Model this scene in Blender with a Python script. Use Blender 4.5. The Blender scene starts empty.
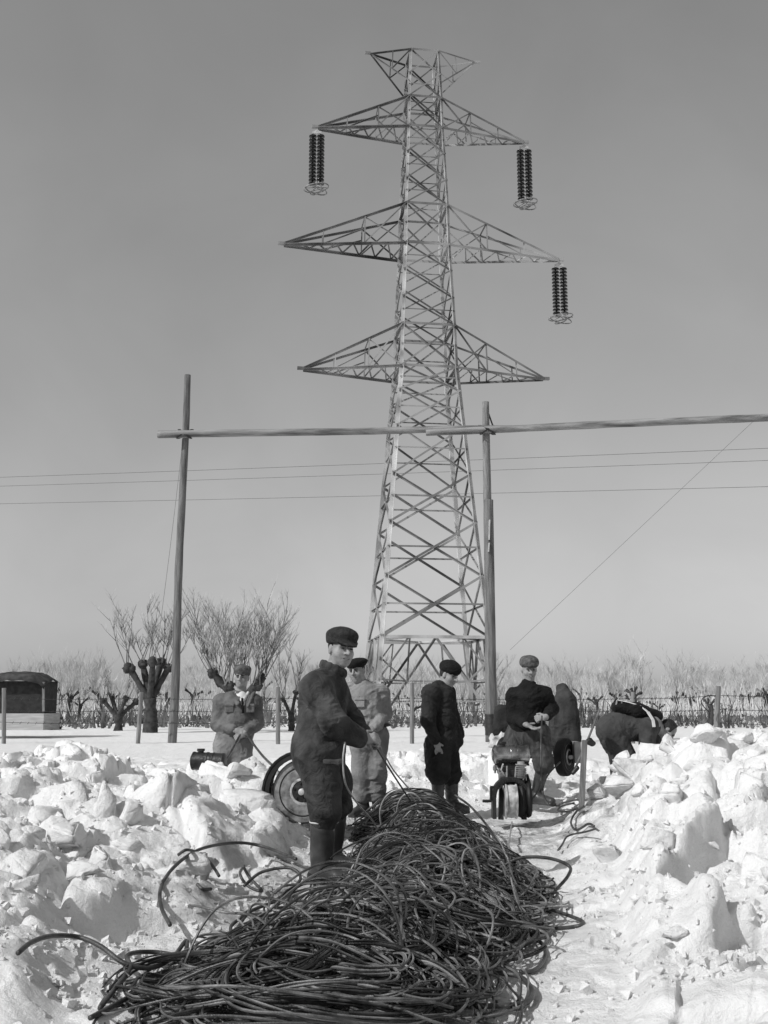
import bpy, bmesh, math, random
import numpy as np
from mathutils import Vector, Matrix, noise as mnoise
R = math.radians
rng = np.random.default_rng(7); random.seed(7)
S = bpy.context.scene
COL = S.collection

# ------------------------------------------------------------------ camera
FPX, PITCH, EYE = 1050.0, R(10.257), 1.22
cam_d = bpy.data.cameras.new('camera'); cam = bpy.data.objects.new('camera', cam_d); COL.objects.link(cam)
cam.location = (0, 0, EYE); cam.rotation_euler = (R(90) + PITCH, 0, 0)
cam_d.sensor_fit = 'VERTICAL'; cam_d.sensor_height = 36; cam_d.lens = 36 * FPX / 1024
cam_d.clip_start = .05; cam_d.clip_end = 6000
S.camera = cam
# ------------------------------------------------------------------ world + sun (black and white film: luminance only)
SUN_EL, SUN_AZ = R(39), R(-123)          # azimuth from +Y, negative to the left; -118 = left and a little behind the camera
w = bpy.data.worlds.new('World'); S.world = w; w.use_nodes = True
nt = w.node_tree; nt.nodes.clear()
sky = nt.nodes.new('ShaderNodeTexSky'); sky.sky_type = 'NISHITA'; sky.sun_disc = False
sky.sun_elevation = SUN_EL; sky.sun_rotation = SUN_AZ; sky.air_density = 1.3; sky.dust_density = 1.2; sky.altitude = 0
bw = nt.nodes.new('ShaderNodeRGBToBW'); bg = nt.nodes.new('ShaderNodeBackground'); wo = nt.nodes.new('ShaderNodeOutputWorld')
bg.inputs['Strength'].default_value = .15
nt.links.new(sky.outputs[0], bw.inputs[0]); 
_tc = nt.nodes.new('ShaderNodeTexCoord'); _mp = nt.nodes.new('ShaderNodeMapping'); _mp.inputs['Scale'].default_value = (3, 3, 3.5)
_nz = nt.nodes.new('ShaderNodeTexNoise'); _nz.inputs['Scale'].default_value = 1.6; _nz.inputs['Detail'].default_value = 7; _nz.inputs['Distortion'].default_value = .4
nt.links.new(_tc.outputs['Generated'], _mp.inputs[0]); nt.links.new(_mp.outputs[0], _nz.inputs['Vector'])
_mr = nt.nodes.new('ShaderNodeMapRange'); _mr.inputs['From Min'].default_value = .3; _mr.inputs['From Max'].default_value = .8; _mr.inputs['To Min'].default_value = .96; _mr.inputs['To Max'].default_value = 1.13
nt.links.new(_nz.outputs['Fac'], _mr.inputs['Value'])
_gm = nt.nodes.new('ShaderNodeMath'); _gm.operation = 'POWER'; _gm.inputs[1].default_value = .72   # orthochromatic film flattens the sky
_mm = nt.nodes.new('ShaderNodeMath'); _mm.operation = 'MULTIPLY'
nt.links.new(bw.outputs[0], _gm.inputs[0]); nt.links.new(_gm.outputs[0], _mm.inputs[0]); nt.links.new(_mr.outputs[0], _mm.inputs[1])
nt.links.new(_mm.outputs[0], bg.inputs['Color']); nt.links.new(bg.outputs[0], wo.inputs[0])
sd = bpy.data.lights.new('sun', 'SUN'); sd.energy = 3.1; sd.angle = R(.55); sd.color = (1, 1, 1)
so = bpy.data.objects.new('sun', sd); COL.objects.link(so)
sdir = Vector((math.sin(SUN_AZ) * math.cos(SUN_EL), math.cos(SUN_AZ) * math.cos(SUN_EL), math.sin(SUN_EL)))
so.rotation_euler = sdir.to_track_quat('Z', 'Y').to_euler(); so.location = (-20, -10, 30)
vs = S.view_settings; vs.view_transform = 'Standard'; vs.look = 'None'; vs.exposure = .08; vs.gamma = 1; vs.use_curve_mapping = False

def P(px, py, Y, dy=0.0):
    """the point of the place at forward distance Y that stands at this place in the photograph"""
    u = -(py - 512) / FPX; r = (px - 384) / FPX
    c, s = math.cos(PITCH), math.sin(PITCH)
    fy = c - u * s; fz = s + u * c
    k = (Y + dy) / fy
    return np.array([r * k, Y + dy, EYE + fz * k])

# ------------------------------------------------------------------ materials
MAT = {}
def mat(name, v, rough=.85, var=.25, scale=8, bump=.2, bscale=40, metal=0, spec=.3, streak=None, v2=None):
    if name in MAT: return MAT[name]
    m = bpy.data.materials.new(name); m.use_nodes = True; n = m.node_tree; b = n.nodes['Principled BSDF']
    b.inputs['Roughness'].default_value = rough; b.inputs['Metallic'].default_value = metal
    b.inputs['Specular IOR Level'].default_value = spec
    tc = n.nodes.new('ShaderNodeTexCoord'); mp = n.nodes.new('ShaderNodeMapping')
    n.links.new(tc.outputs['Object'], mp.inputs[0])
    if streak: mp.inputs['Scale'].default_value = streak
    nz = n.nodes.new('ShaderNodeTexNoise'); nz.inputs['Scale'].default_value = scale; nz.inputs['Detail'].default_value = 5
    n.links.new(mp.outputs[0], nz.inputs['Vector'])
    cr = n.nodes.new('ShaderNodeValToRGB')
    lo = v * (1 - var); hi = (v2 if v2 is not None else v * (1 + var))
    cr.color_ramp.elements[0].position = .35; cr.color_ramp.elements[1].position = .68
    cr.color_ramp.elements[0].color = (lo, lo, lo, 1); cr.color_ramp.elements[1].color = (hi, hi, hi, 1)
    n.links.new(nz.outputs['Fac'], cr.inputs[0]); n.links.new(cr.outputs[0], b.inputs['Base Color'])
    if bump:
        n2 = n.nodes.new('ShaderNodeTexNoise'); n2.inputs['Scale'].default_value = bscale; n2.inputs['Detail'].default_value = 4
        n.links.new(mp.outputs[0], n2.inputs['Vector'])
        bp = n.nodes.new('ShaderNodeBump'); bp.inputs['Strength'].default_value = bump; bp.inputs['Distance'].default_value = .02
        n.links.new(n2.outputs['Fac'], bp.inputs['Height']); n.links.new(bp.outputs[0], b.inputs['Normal'])
    MAT[name] = m; return m

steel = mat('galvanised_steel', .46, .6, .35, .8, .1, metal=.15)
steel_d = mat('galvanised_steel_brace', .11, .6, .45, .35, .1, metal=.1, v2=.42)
wood = mat('weathered_pole_wood', .15, .85, .4, 3, .5, 20, streak=(6, 6, .5))
wood_l = mat('peeled_log_wood', .15, .85, .35, 1.5, .5, 14, streak=(.6, 5, 5), v2=.34)
wood_f = mat('grey_post_wood', .20, .85, .3, 5, .4, 20, streak=(6, 6, .6))
cable_m = mat('tarred_wire_rope', .035, .42, .5, 9, .25, 160, metal=.2, spec=.5, v2=.10)
rubber = mat('black_rubber', .012, .6, .3, 12, .1)
iron = mat('dark_cast_iron', .03, .45, .4, 14, .3, 50, metal=.4, spec=.5)
iron_l = mat('worn_grey_metal', .26, .55, .6, 9, .25, 30, metal=.1, v2=.42)
tin = mat('tank_sheet_metal', .30, .24, .5, 10, .12, 20, metal=.9, v2=.5)
skin = mat('skin', .28, .55, .2, 18, .2, 60)
hair_m = mat('dark_hair', .02, .6, .4, 60, .5, 120)
eye_m = mat('eye_dark', .03, .3, .1)
bark = mat('tree_bark', .05, .9, .5, 6, .6, 18)
twig = mat('frosted_twig', .36, .9, .4, 1.2, 0, v2=.7)
twig_d = mat('frosted_shoot', .13, .9, .5, 1.5, 0, v2=.5)
porc = mat('brown_glazed_porcelain', .006, .16, .2, 3, 0, spec=.35)
alu = mat('bright_fitting_metal', .6, .35, .15, 5, 0, metal=.4)

rope_m = mat('heap_wire_rope', .03, .45, .5, 9, .25, 160, metal=.1, spec=.5, v2=.10)
_n = rope_m.node_tree; _b = _n.nodes['Principled BSDF']; _src = _b.inputs['Base Color'].links[0].from_socket
_a = _n.nodes.new('ShaderNodeAttribute'); _a.attribute_name = 'tone'; _c = _n.nodes.new('ShaderNodeValToRGB'); _e = _c.color_ramp.elements
_e[0].position = .35; _e[0].color = (.5, .5, .5, 1); _e[1].position = 1; _e[1].color = (3.4, 3.4, 3.4, 1)
_x = _n.nodes.new('ShaderNodeMixRGB'); _x.blend_type = 'MULTIPLY'; _x.inputs[0].default_value = 1
_n.links.new(_a.outputs['Fac'], _c.inputs[0]); _n.links.new(_src, _x.inputs[1]); _n.links.new(_c.outputs[0], _x.inputs[2]); _n.links.new(_x.outputs[0], _b.inputs['Base Color'])
def snow_mat():
    m = bpy.data.materials.new('snow'); m.use_nodes = True; n = m.node_tree; b = n.nodes['Principled BSDF']
    b.inputs['Roughness'].default_value = .6; b.inputs['Specular IOR Level'].default_value = .25
    g = n.nodes.new('ShaderNodeNewGeometry')
    a = n.nodes.new('ShaderNodeTexNoise'); a.inputs['Scale'].default_value = 5; a.inputs['Detail'].default_value = 8
    n.links.new(g.outputs['Position'], a.inputs['Vector'])
    cr = n.nodes.new('ShaderNodeValToRGB'); e = cr.color_ramp.elements
    e[0].position = .28; e[0].color = (.74, .74, .74, 1); e[1].position = .5; e[1].color = (.87, .87, .87, 1)
    n.links.new(a.outputs['Fac'], cr.inputs[0])
    # specks of soil thrown on the snow
    v = n.nodes.new('ShaderNodeTexNoise'); v.inputs['Scale'].default_value = 26; v.inputs['Detail'].default_value = 3
    n.links.new(g.outputs['Position'], v.inputs['Vector'])
    c2 = n.nodes.new('ShaderNodeValToRGB'); c2.color_ramp.elements[0].position = .70; c2.color_ramp.elements[1].position = .76
    n.links.new(v.outputs['Fac'], c2.inputs[0])
    # trampled muddy patch round the winch and the stake
    def blob(cx, cy, rx, ry):
        mp = n.nodes.new('ShaderNodeMapping'); mp.inputs['Location'].default_value = (-cx / rx, -cy / ry, 0)
        mp.inputs['Scale'].default_value = (1 / rx, 1 / ry, 0)
        n.links.new(g.outputs['Position'], mp.inputs[0])
        l = n.nodes.new('ShaderNodeVectorMath'); l.operation = 'LENGTH'; n.links.new(mp.outputs[0], l.inputs[0])
        q = n.nodes.new('ShaderNodeMapRange'); q.inputs['From Min'].default_value = .45; q.inputs['From Max'].default_value = 1.15
        q.inputs['To Min'].default_value = 1; q.inputs['To Max'].default_value = 0
        n.links.new(l.outputs['Value'], q.inputs['Value']); return q.outputs[0]
    outs = [blob(1.55, 10.2, 1.0, 1.5), blob(.35, 9.6, 1.6, 1.6), blob(-.1, 6.6, 1.3, 2.2)]
    mx = outs[0]
    for o in outs[1:]:
        q = n.nodes.new('ShaderNodeMath'); q.operation = 'MAXIMUM'; n.links.new(mx, q.inputs[0]); n.links.new(o, q.inputs[1]); mx = q.outputs[0]
    d = n.nodes.new('ShaderNodeTexNoise'); d.inputs['Scale'].default_value = 3.2; d.inputs['Detail'].default_value = 9; d.inputs['Roughness'].default_value = .7
    n.links.new(g.outputs['Position'], d.inputs['Vector'])
    c3 = n.nodes.new('ShaderNodeValToRGB'); c3.color_ramp.elements[0].position = .42; c3.color_ramp.elements[1].position = .62
    n.links.new(d.outputs['Fac'], c3.inputs[0])
    mu = n.nodes.new('ShaderNodeMath'); mu.operation = 'MULTIPLY'; n.links.new(mx, mu.inputs[0]); n.links.new(c3.outputs[0], mu.inputs[1])
    sp = n.nodes.new('ShaderNodeMath'); sp.operation = 'MULTIPLY'; n.links.new(c2.outputs[0], sp.inputs[0]); sp.inputs[1].default_value = .35
    tot = n.nodes.new('ShaderNodeMath'); tot.operation = 'MAXIMUM'; n.links.new(mu.outputs[0], tot.inputs[0]); n.links.new(sp.outputs[0], tot.inputs[1])
    mixn = n.nodes.new('ShaderNodeMixRGB'); n.links.new(tot.outputs[0], mixn.inputs[0]); n.links.new(cr.outputs[0], mixn.inputs[1])
    mixn.inputs[2].default_value = (.16, .16, .16, 1)
    n.links.new(mixn.outputs[0], b.inputs['Base Color'])
    n2 = n.nodes.new('ShaderNodeTexNoise'); n2.inputs['Scale'].default_value = 26; n2.inputs['Detail'].default_value = 9; n2.inputs['Roughness'].default_value = .72
    n.links.new(g.outputs['Position'], n2.inputs['Vector'])
    bp = n.nodes.new('ShaderNodeBump'); bp.inputs['Strength'].default_value = .8; bp.inputs['Distance'].default_value = .035
    n.links.new(n2.outputs['Fac'], bp.inputs['Height']); n.links.new(bp.outputs[0], b.inputs['Normal'])
    return m
snow = snow_mat()

# ------------------------------------------------------------------ helpers
def tag(o, label=None, cat=None, group=None, kind=None):
    if label: o['label'] = label
    if cat: o['category'] = cat
    if group: o['group'] = group
    if kind: o['kind'] = kind
    return o
def empty(name, loc, label=None, cat=None, group=None):
    o = bpy.data.objects.new(name, None); COL.objects.link(o); o.location = Vector(loc); o.empty_display_size = .2
    return tag(o, label, cat, group)
def link(name, me, m, parent=None, origin=None, smooth='auto'):
    """me holds world coordinates; origin = where the object's own origin goes (parent's origin if it has one)"""
    org = Vector(origin) if origin is not None else (Vector(parent_world(parent)) if parent else Vector((0, 0, 0)))
    if org.length > 0: me.transform(Matrix.Translation(-org))
    o = bpy.data.objects.new(name, me); COL.objects.link(o)
    if m: me.materials.append(m)
    if smooth: me.polygons.foreach_set('use_smooth', [True] * len(me.polygons))
    if smooth == 'auto': me.set_sharp_from_angle(angle=R(32))
    if parent:
        o.parent = parent; o.location = org - Vector(parent_world(parent))
    else: o.location = org
    return o
def parent_world(p):
    l = Vector(p.location)
    while p.parent: p = p.parent; l = l + Vector(p.location)
    return l
class MB:
    def __init__(s): s.v = []; s.f = []
    def add(s, vs, fs):
        k = len(s.v); s.v += [tuple(map(float, q)) for q in vs]; s.f += [tuple(k + i for i in f) for f in fs]
    def bar(s, p, q, w, t=None, up=(0, 0, 1)):
        t = t or w; p = Vector(p); q = Vector(q); d = (q - p).normalized(); u = Vector(up)
        if abs(d.dot(u)) > .98: u = Vector((1, 0, 0))
        a = d.cross(u).normalized() * w / 2; b = d.cross(a).normalized() * t / 2
        vs = [e + i * a + j * b for e in (p, q) for i, j in ((-1, -1), (1, -1), (1, 1), (-1, 1))]
        s.add(vs, [(3, 2, 1, 0), (4, 5, 6, 7), (0, 1, 5, 4), (1, 2, 6, 5), (2, 3, 7, 6), (3, 0, 4, 7)])
    def tube(s, pts, rad, n=8, cap=True):
        pts = [Vector(p) for p in pts]; m = len(pts)
        if not hasattr(rad, '__len__'): rad = [rad] * m
        k = len(s.v); u = None
        for i, p in enumerate(pts):
            d = (pts[min(i + 1, m - 1)] - pts[max(i - 1, 0)])
            d = d.normalized() if d.length > 1e-9 else Vector((0, 0, 1))
            if u is None: u = d.orthogonal().normalized()
            else:
                u = u - d * u.dot(d); u = u.normalized() if u.length > 1e-6 else d.orthogonal().normalized()
            v = d.cross(u)
            for j in range(n):
                a = 2 * math.pi * j / n; s.v.append(tuple(p + (u * math.cos(a) + v * math.sin(a)) * rad[i]))
        for i in range(m - 1):
            for j in range(n):
                s.f.append((k + i * n + j, k + i * n + (j + 1) % n, k + (i + 1) * n + (j + 1) % n, k + (i + 1) * n + j))
        if cap:
            s.f.append(tuple(k + j for j in range(n))[::-1]); s.f.append(tuple(k + (m - 1) * n + j for j in range(n)))
    def lathe(s, c, axis, prof, n=24):
        """prof: list of (distance along axis, radius)"""
        c = Vector(c); ax = Vector(axis).normalized(); u = ax.orthogonal().normalized(); v = ax.cross(u); k = len(s.v)
        for d, r in prof:
            for j in range(n):
                a = 2 * math.pi * j / n; s.v.append(tuple(c + ax * d + (u * math.cos(a) + v * math.sin(a)) * max(r, 1e-4)))
        for i in range(len(prof) - 1):
            for j in range(n):
                s.f.append((k + i * n + j, k + i * n + (j + 1) % n, k + (i + 1) * n + (j + 1) % n, k + (i + 1) * n + j))
        s.f.append(tuple(k + j for j in range(n))[::-1]); s.f.append(tuple(k + (len(prof) - 1) * n + j for j in range(n)))
    def box(s, c, size, rot=None, bev=0):
        c = Vector(c); h = Vector(size) / 2; M = rot or Matrix.Identity(3)
        vs = [c + M @ Vector((i * h.x, j * h.y, k * h.z)) for k in (-1, 1) for i, j in ((-1, -1), (1, -1), (1, 1), (-1, 1))]
        s.add(vs, [(3, 2, 1, 0), (4, 5, 6, 7), (0, 1, 5, 4), (1, 2, 6, 5), (2, 3, 7, 6), (3, 0, 4, 7)])
    def mesh(s, name):
        me = bpy.data.meshes.new(name); me.from_pydata(s.v, [], s.f); me.update(); return me
    def build(s, name, m, parent=None, origin=None, smooth=False, bevel=0):
        me = s.mesh(name)
        bm = bmesh.new(); bm.from_mesh(me); bmesh.ops.recalc_face_normals(bm, faces=bm.faces)
        if bevel: bmesh.ops.bevel(bm, geom=[e for e in bm.edges if e.calc_face_angle(0) > .6], offset=bevel, segments=2, affect='EDGES', clamp_overlap=True)
        bm.to_mesh(me); bm.free()
        return link(name, me, m, parent, origin, smooth)

# numpy value noise
_T = rng.random((64, 64, 64)).astype(np.float32)
def vnoise(x, y, z):
    xi = np.floor(x).astype(int); yi = np.floor(y).astype(int); zi = np.floor(z).astype(int)
    fx, fy, fz = x - xi, y - yi, z - zi
    fx = fx * fx * (3 - 2 * fx); fy = fy * fy * (3 - 2 * fy); fz = fz * fz * (3 - 2 * fz)
    o = 0
    for a in (0, 1):
        for b in (0, 1):
            for c in (0, 1):
                o = o + _T[(xi + a) & 63, (yi + b) & 63, (zi + c) & 63] * (fx if a else 1 - fx) * (fy if b else 1 - fy) * (fz if c else 1 - fz)
    return o
def fbm(x, y, z, o=4):
    s = 0; a = .5; t = 0
    for i in range(o):
        s = s + a * vnoise(x + 17.3 * i, y + 5.1 * i, z + 9.7 * i); t += a; a *= .5; x, y, z = x * 2.03, y * 2.03, z * 2.03
    return s / t

# ------------------------------------------------------------------ snow terrain
PXS = np.array([-400, -60, 28, 100, 180, 260, 330, 400, 480, 540, 600, 650, 700, 760, 1150.])
ROWS = {
 1: [.2, .1, .05, 0, 0, 0, 0, 0, 0, 0, 0, .05, .1, .1, .2],
 4: [.25, .2, .14, .04, 0, 0, 0, 0, 0, 0, .02, .10, .15, .2, .2],
 5: [.4, .34, .28, .14, .06, 0, 0, 0, 0, 0, .03, .16, .24, .30, .3],
 6: [.48, .44, .40, .30, .18, .05, 0, 0, 0, 0, .08, .24, .36, .42, .4],
 7: [.5, .46, .42, .34, .26, .10, 0, 0, 0, 0, .10, .28, .42, .5, .5],
 8: [.5, .5, .5, .48, .44, .28, .05, 0, 0, 0, .12, .42, .64, .68, .5],
 9: [.4, .46, .48, .48, .48, .42, .10, 0, 0, 0, .18, .58, .80, .82, .5],
 10: [.3, .42, .44, .46, .50, .50, .10, 0, 0, 0, .20, .62, .80, .82, .5],
 11: [.3, .38, .38, .40, .40, .38, .10, 0, 0, .02, .24, .60, .72, .72, .4],
 12: [.4, .44, .44, .42, .34, .16, .08, .04, .02, .05, .25, .45, .55, .6, .4],
 13: [.4, .44, .44, .42, .30, .15, .15, .18, .14, .10, .16, .22, .40, .5, .4],
 14.5: [.4, .42, .44, .40, .28, .2, .42, .5, .46, .25, .2, .25, .3, .35, .3],
 16: [.3, .34, .34, .32, .24, .2, .36, .4, .36, .3, .25, .25, .25, .25, .2],
 20: [.2] * 15, 40: [.22] * 15, 300: [.2] * 15, 4000: [0] * 15}
RY = np.array(list(ROWS), float); RZ = np.array(list(ROWS.values()), float)
def base_h(x, y):
    x = np.asarray(x, float); y = np.asarray(y, float); yc = np.clip(y, 1, 3999)
    px = np.clip(384 + 1050 * x / np.maximum(yc, 3.5), PXS[0] + 1, PXS[-1] - 1)
    i = np.clip(np.searchsorted(RY, yc) - 1, 0, len(RY) - 2); j = np.clip(np.searchsorted(PXS, px) - 1, 0, len(PXS) - 2)
    ty = (yc - RY[i]) / (RY[i + 1] - RY[i]); tx = (px - PXS[j]) / (PXS[j + 1] - PXS[j])
    tx = tx * tx * (3 - 2 * tx)
    return (RZ[i, j] * (1 - ty) + RZ[i + 1, j] * ty) * (1 - tx) + (RZ[i, j + 1] * (1 - ty) + RZ[i + 1, j + 1] * ty) * tx
def cells(x, y, size, seed, tilt):
    """broken slabs: jittered cells, each with its own height and tilt"""
    u = x / size; v = y / size; iu = np.floor(u).astype(int); iv = np.floor(v).astype(int)
    best = np.full(x.shape, 9.); second = np.full(x.shape, 9.); num = np.zeros(x.shape); den = np.zeros(x.shape)
    for a in (-1, 0, 1):
        for b in (-1, 0, 1):
            cu, cv = iu + a, iv + b
            j = [_T[(cu + seed + 7 * k) & 63, (cv + 3 * seed + 11 * k) & 63, (seed * 5 + 13 * k) & 63] for k in range(5)]
            dx = u - cu - j[0]; dy = v - cv - j[1]; d = dx * dx + dy * dy
            h = j[2] + ((j[3] - .5) * dx + (j[4] - .5) * dy) * tilt
            m = d < best; second = np.where(m, best, np.minimum(second, d)); best = np.where(m, d, best)
            wt = np.exp(-np.sqrt(d) * 60); num += wt * h; den += wt
    return num / (den + 1e-30), np.sqrt(second) - np.sqrt(best)
def ground(x, y, fine=True):
    x = np.asarray(x, float); y = np.asarray(y, float)
    b = base_h(x, y)
    near = 1 / (1 + np.exp((y - 17) / 1.5))
    bank = np.clip((b - .06) / .25, 0, 1) * near
    wx = x + .25 * (fbm(x * 1.3, y * 1.3, x * 0 + 3.3, 3) - .5); wy = y + .25 * (fbm(x * 1.3, y * 1.3, x * 0 + 8.3, 3) - .5)
    c1, e1 = cells(wx, wy, .74, 5, 1.3); c2, e2 = cells(wx, wy, .33, 9, 1.5); c3, e3 = cells(wx, wy, .13, 12, 1.5)
    z = b + bank * ((c1 - .45) * .30 - .05 * np.clip(1 - e1 * 6, 0, 1)) 
    z = z + (bank * .085 + near * .028) * (c2 - .5) - .015 * bank * np.clip(1 - e2 * 5, 0, 1)
    pt = np.clip(fbm(x * 1.1, y * 1.1, x * 0 + 4.4, 2) * 3.2 - 1.3, 0, 1)
    z = z + (bank * .028 * pt + near * .012) * (c3 - .5)
    z = z + near * .05 * (fbm(x * 2.2, y * 2.2, x * 0 + 1.3, 4) - .5) + (near * (.010 + .012 * pt)) * (fbm(x * 14, y * 14, x * 0 + 7.1, 3) - .5)
    z = z + bank * .045 * (np.abs(fbm(x * 6, y * 6, x * 0 + 5.5, 3) - .5) * -2 + .25) + bank * .016 * (vnoise(x * 30, y * 30, x * 0 + .5) - .5)
    far = (1 - near)
    z = z + far * .10 * (fbm(x * .5, y * .35, x * 0 + 2.3, 4) - .5) + far * np.exp(-np.maximum(y - 17, 0) / 25) * .05 * (fbm(x * 3, y * 2, x * 0 + 6.3, 3) - .5)
    return z
def gz(x, y): return float(ground(np.array([x]), np.array([y]))[0])
def at_ground(px, py, lift=0.):
    ys = np.linspace(3.2, 60, 3000)
    a = P(px, py, 1.0); d = a - np.array([0, 0, EYE])
    X = d[0] * ys; Z = EYE + d[2] * ys
    h = ground(X, ys)
    i = np.argmax(Z <= h); y = ys[i] if (Z <= h).any() else 60
    return np.array([d[0] * y, y, EYE + d[2] * y])

def over_ground(px, py):
    ys = np.linspace(3.2, 40, 3000); a = P(px, py, 1.0); d = a - np.array([0, 0, EYE]); X = d[0] * ys; b = base_h(X, ys)
    hit = EYE + d[2] * ys <= b + .03 + np.clip(b * .35, 0, .12); y = ys[np.argmax(hit)] if hit.any() else 60.; return np.array([d[0] * y, y, EYE + d[2] * y])
def grid_sheet(name, ys, ts, wfun):
    Yg, Tg = np.meshgrid(ys, ts, indexing='ij'); X = Tg * wfun(Yg); Z = ground(X, Yg)
    ny, nx = Yg.shape; V = np.stack([X, Yg, Z], -1).reshape(-1, 3)
    i = np.arange((ny - 1) * (nx - 1)); r = i // (nx - 1); c = i % (nx - 1); a = r * nx + c
    F = np.stack([a, a + 1, a + nx + 1, a + nx], 1)
    me = bpy.data.meshes.new(name); me.vertices.add(len(V)); me.vertices.foreach_set('co', V.ravel())
    me.loops.add(F.size); me.loops.foreach_set('vertex_index', F.ravel().astype(np.int32))
    me.polygons.add(len(F)); me.polygons.foreach_set('loop_start', np.arange(0, F.size, 4, dtype=np.int32))
    me.update(calc_edges=True); me.validate(); return me
ys = np.concatenate([np.linspace(-8, 2.8, 30), 2.9 * np.exp(np.linspace(0, math.log(20 / 2.9), 620)), 20.2 * np.exp(np.linspace(0, math.log(4000 / 20.2), 170))])
t0 = np.linspace(-.52, .52, 620); ts = np.concatenate([np.linspace(-3, -.54, 60), t0, np.linspace(.54, 3, 60)])
me = grid_sheet('snow_ground', ys, ts, lambda y: np.maximum(y, 3.2))
g = link('snow_ground', me, snow); me.polygons.foreach_set('use_smooth', [True] * len(me.polygons)); g['kind'] = 'structure'

# ------------------------------------------------------------------ snow blocks
def block_mesh(name, sx, sy, sz, seed, npt=13, cuts=2, amp=.03, bev=.07):
    r = random.Random(seed); bm = bmesh.new()
    for i in range(npt):
        p = Vector((r.uniform(-1, 1), r.uniform(-1, 1), r.uniform(-1, 1)))
        m = max(abs(p.x), abs(p.y), abs(p.z)); p = p / m * r.uniform(.82, 1.0) if m > .01 else Vector((1, 1, 1))
        bm.verts.new((p.x * sx / 2, p.y * sy / 2, p.z * sz / 2))
    res = bmesh.ops.convex_hull(bm, input=bm.verts)
    bmesh.ops.delete(bm, geom=[v for v in bm.verts if not v.link_faces], context='VERTS')
    bmesh.ops.dissolve_limit(bm, angle_limit=.30, verts=bm.verts, edges=bm.edges)
    s = min(sx, sy, sz)
    bmesh.ops.bevel(bm, geom=list(bm.edges), offset=bev * s, segments=2, affect='EDGES', clamp_overlap=True)
    bmesh.ops.triangulate(bm, faces=bm.faces)
    for _ in range(cuts): 
        long = [e for e in bm.edges if e.calc_length() > s * .12]
        bmesh.ops.subdivide_edges(bm, edges=long, cuts=1, use_grid_fill=False); bmesh.ops.triangulate(bm, faces=bm.faces)
    bmesh.ops.remove_doubles(bm, verts=bm.verts, dist=s * .004)
    bm.normal_update()
    for v in bm.verts:
        q = v.co / s
        v.co += v.normal * s * amp * (mnoise.noise(q * 2.2 + Vector((seed, 0, 0))) * 1.6 + mnoise.noise(q * 7) * .7 + mnoise.noise(q * 17) * .35)
    me = bpy.data.meshes.new(name); bm.to_mesh(me); bm.free()
    me.polygons.foreach_set('use_smooth', [True] * len(me.polygons)); me.materials.append(snow); return me
BIG = [ # px, py(centre), width px, height px, Y, label
 (56, 812, 62, 62, 7.7, 'large smooth slab of snow at the far left of the left bank'),
 (98, 828, 36, 84, 7.5, 'tall leaning slab of snow beside the large smooth slab, left bank'),
 (158, 800, 74, 62, 8.0, 'widest flat-faced snow block in the middle of the left bank'),
 (198, 806, 28, 52, 8.1, 'narrow upright snow block with a shaded right side, left bank'),
 (126, 849, 30, 24, 7.2, 'small snow block wedged under the widest block of the left bank'),
 (68, 866, 26, 34, 6.9, 'small tilted snow block below the large smooth slab'),
 (246, 808, 52, 40, 8.6, 'rounded snow block in front of the vehicle wheel'),
 (229, 783, 66, 34, 9.6, 'flat snow block in front of the man in the open shirt'),
 (36, 880, 44, 62, 6.5, 'rounded snow block low at the far left edge of the bank'),
 (126, 820, 30, 40, 7.7, 'snow block in the gap between the tall slab and the widest block'),
 (104, 902, 52, 42, 6.0, 'low step of cut snow beside the small blocks, left foreground'),
 (136, 890, 34, 36, 6.2, 'cut snow lump just behind the big loop of loose cable'),
 (42, 925, 46, 56, 5.6, 'low lump of snow where the cable arches at lower left'),
 (200, 868, 34, 26, 6.9, 'snow lump framed by the big loop of loose cable'),
 (270, 835, 40, 30, 7.6, 'snow lump just left of the high boots of the nearest man'),
 (683, 812, 60, 44, 8.3, 'large grey-faced snow block in the middle of the right bank'),
 (694, 786, 52, 34, 9.0, 'broad snow block on the crest of the right bank'),
 (652, 806, 40, 48, 8.4, 'steep snow block left of the grey-faced one on the right bank'),
 (640, 776, 46, 30, 9.9, 'smooth snow block that hides the bending man\'s hands'),
 (668, 756, 60, 26, 10.6, 'long snow block just below the bending man\'s head'),
 (648, 852, 32, 26, 7.4, 'small pale snow block near the foot of the right bank'),
 (682, 874, 24, 22, 7.0, 'small rounded snow block below the grey-faced block'),
 (614, 856, 40, 30, 7.6, 'low flat snow block at the inner foot of the right bank'),
 (690, 850, 24, 34, 7.3, 'upright snow block with a dark gap on its left, right bank'),
 (697, 905, 54, 50, 6.3, 'wide snow block lowest on the right bank'),
 (715, 764, 40, 26, 9.9, 'snow block on the crest near the leaning fence post'),
 (742, 820, 50, 50, 8.0, 'snow block at the right edge of the bank'),
 (672, 975, 30, 30, 5.3, 'small snow block in the right foreground'),
 (705, 960, 60, 46, 5.5, 'broad snow block at the lower right corner of the bank'),
 (648, 915, 38, 30, 6.3, 'rounded snow block in the trodden snow below the right bank'),
 (75, 965, 44, 34, 5.1, 'low snow block in front of the arching cable at lower left'),
 (600, 905, 40, 22, 6.6, 'low trodden snow block beside the cable heap'),
]
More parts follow.
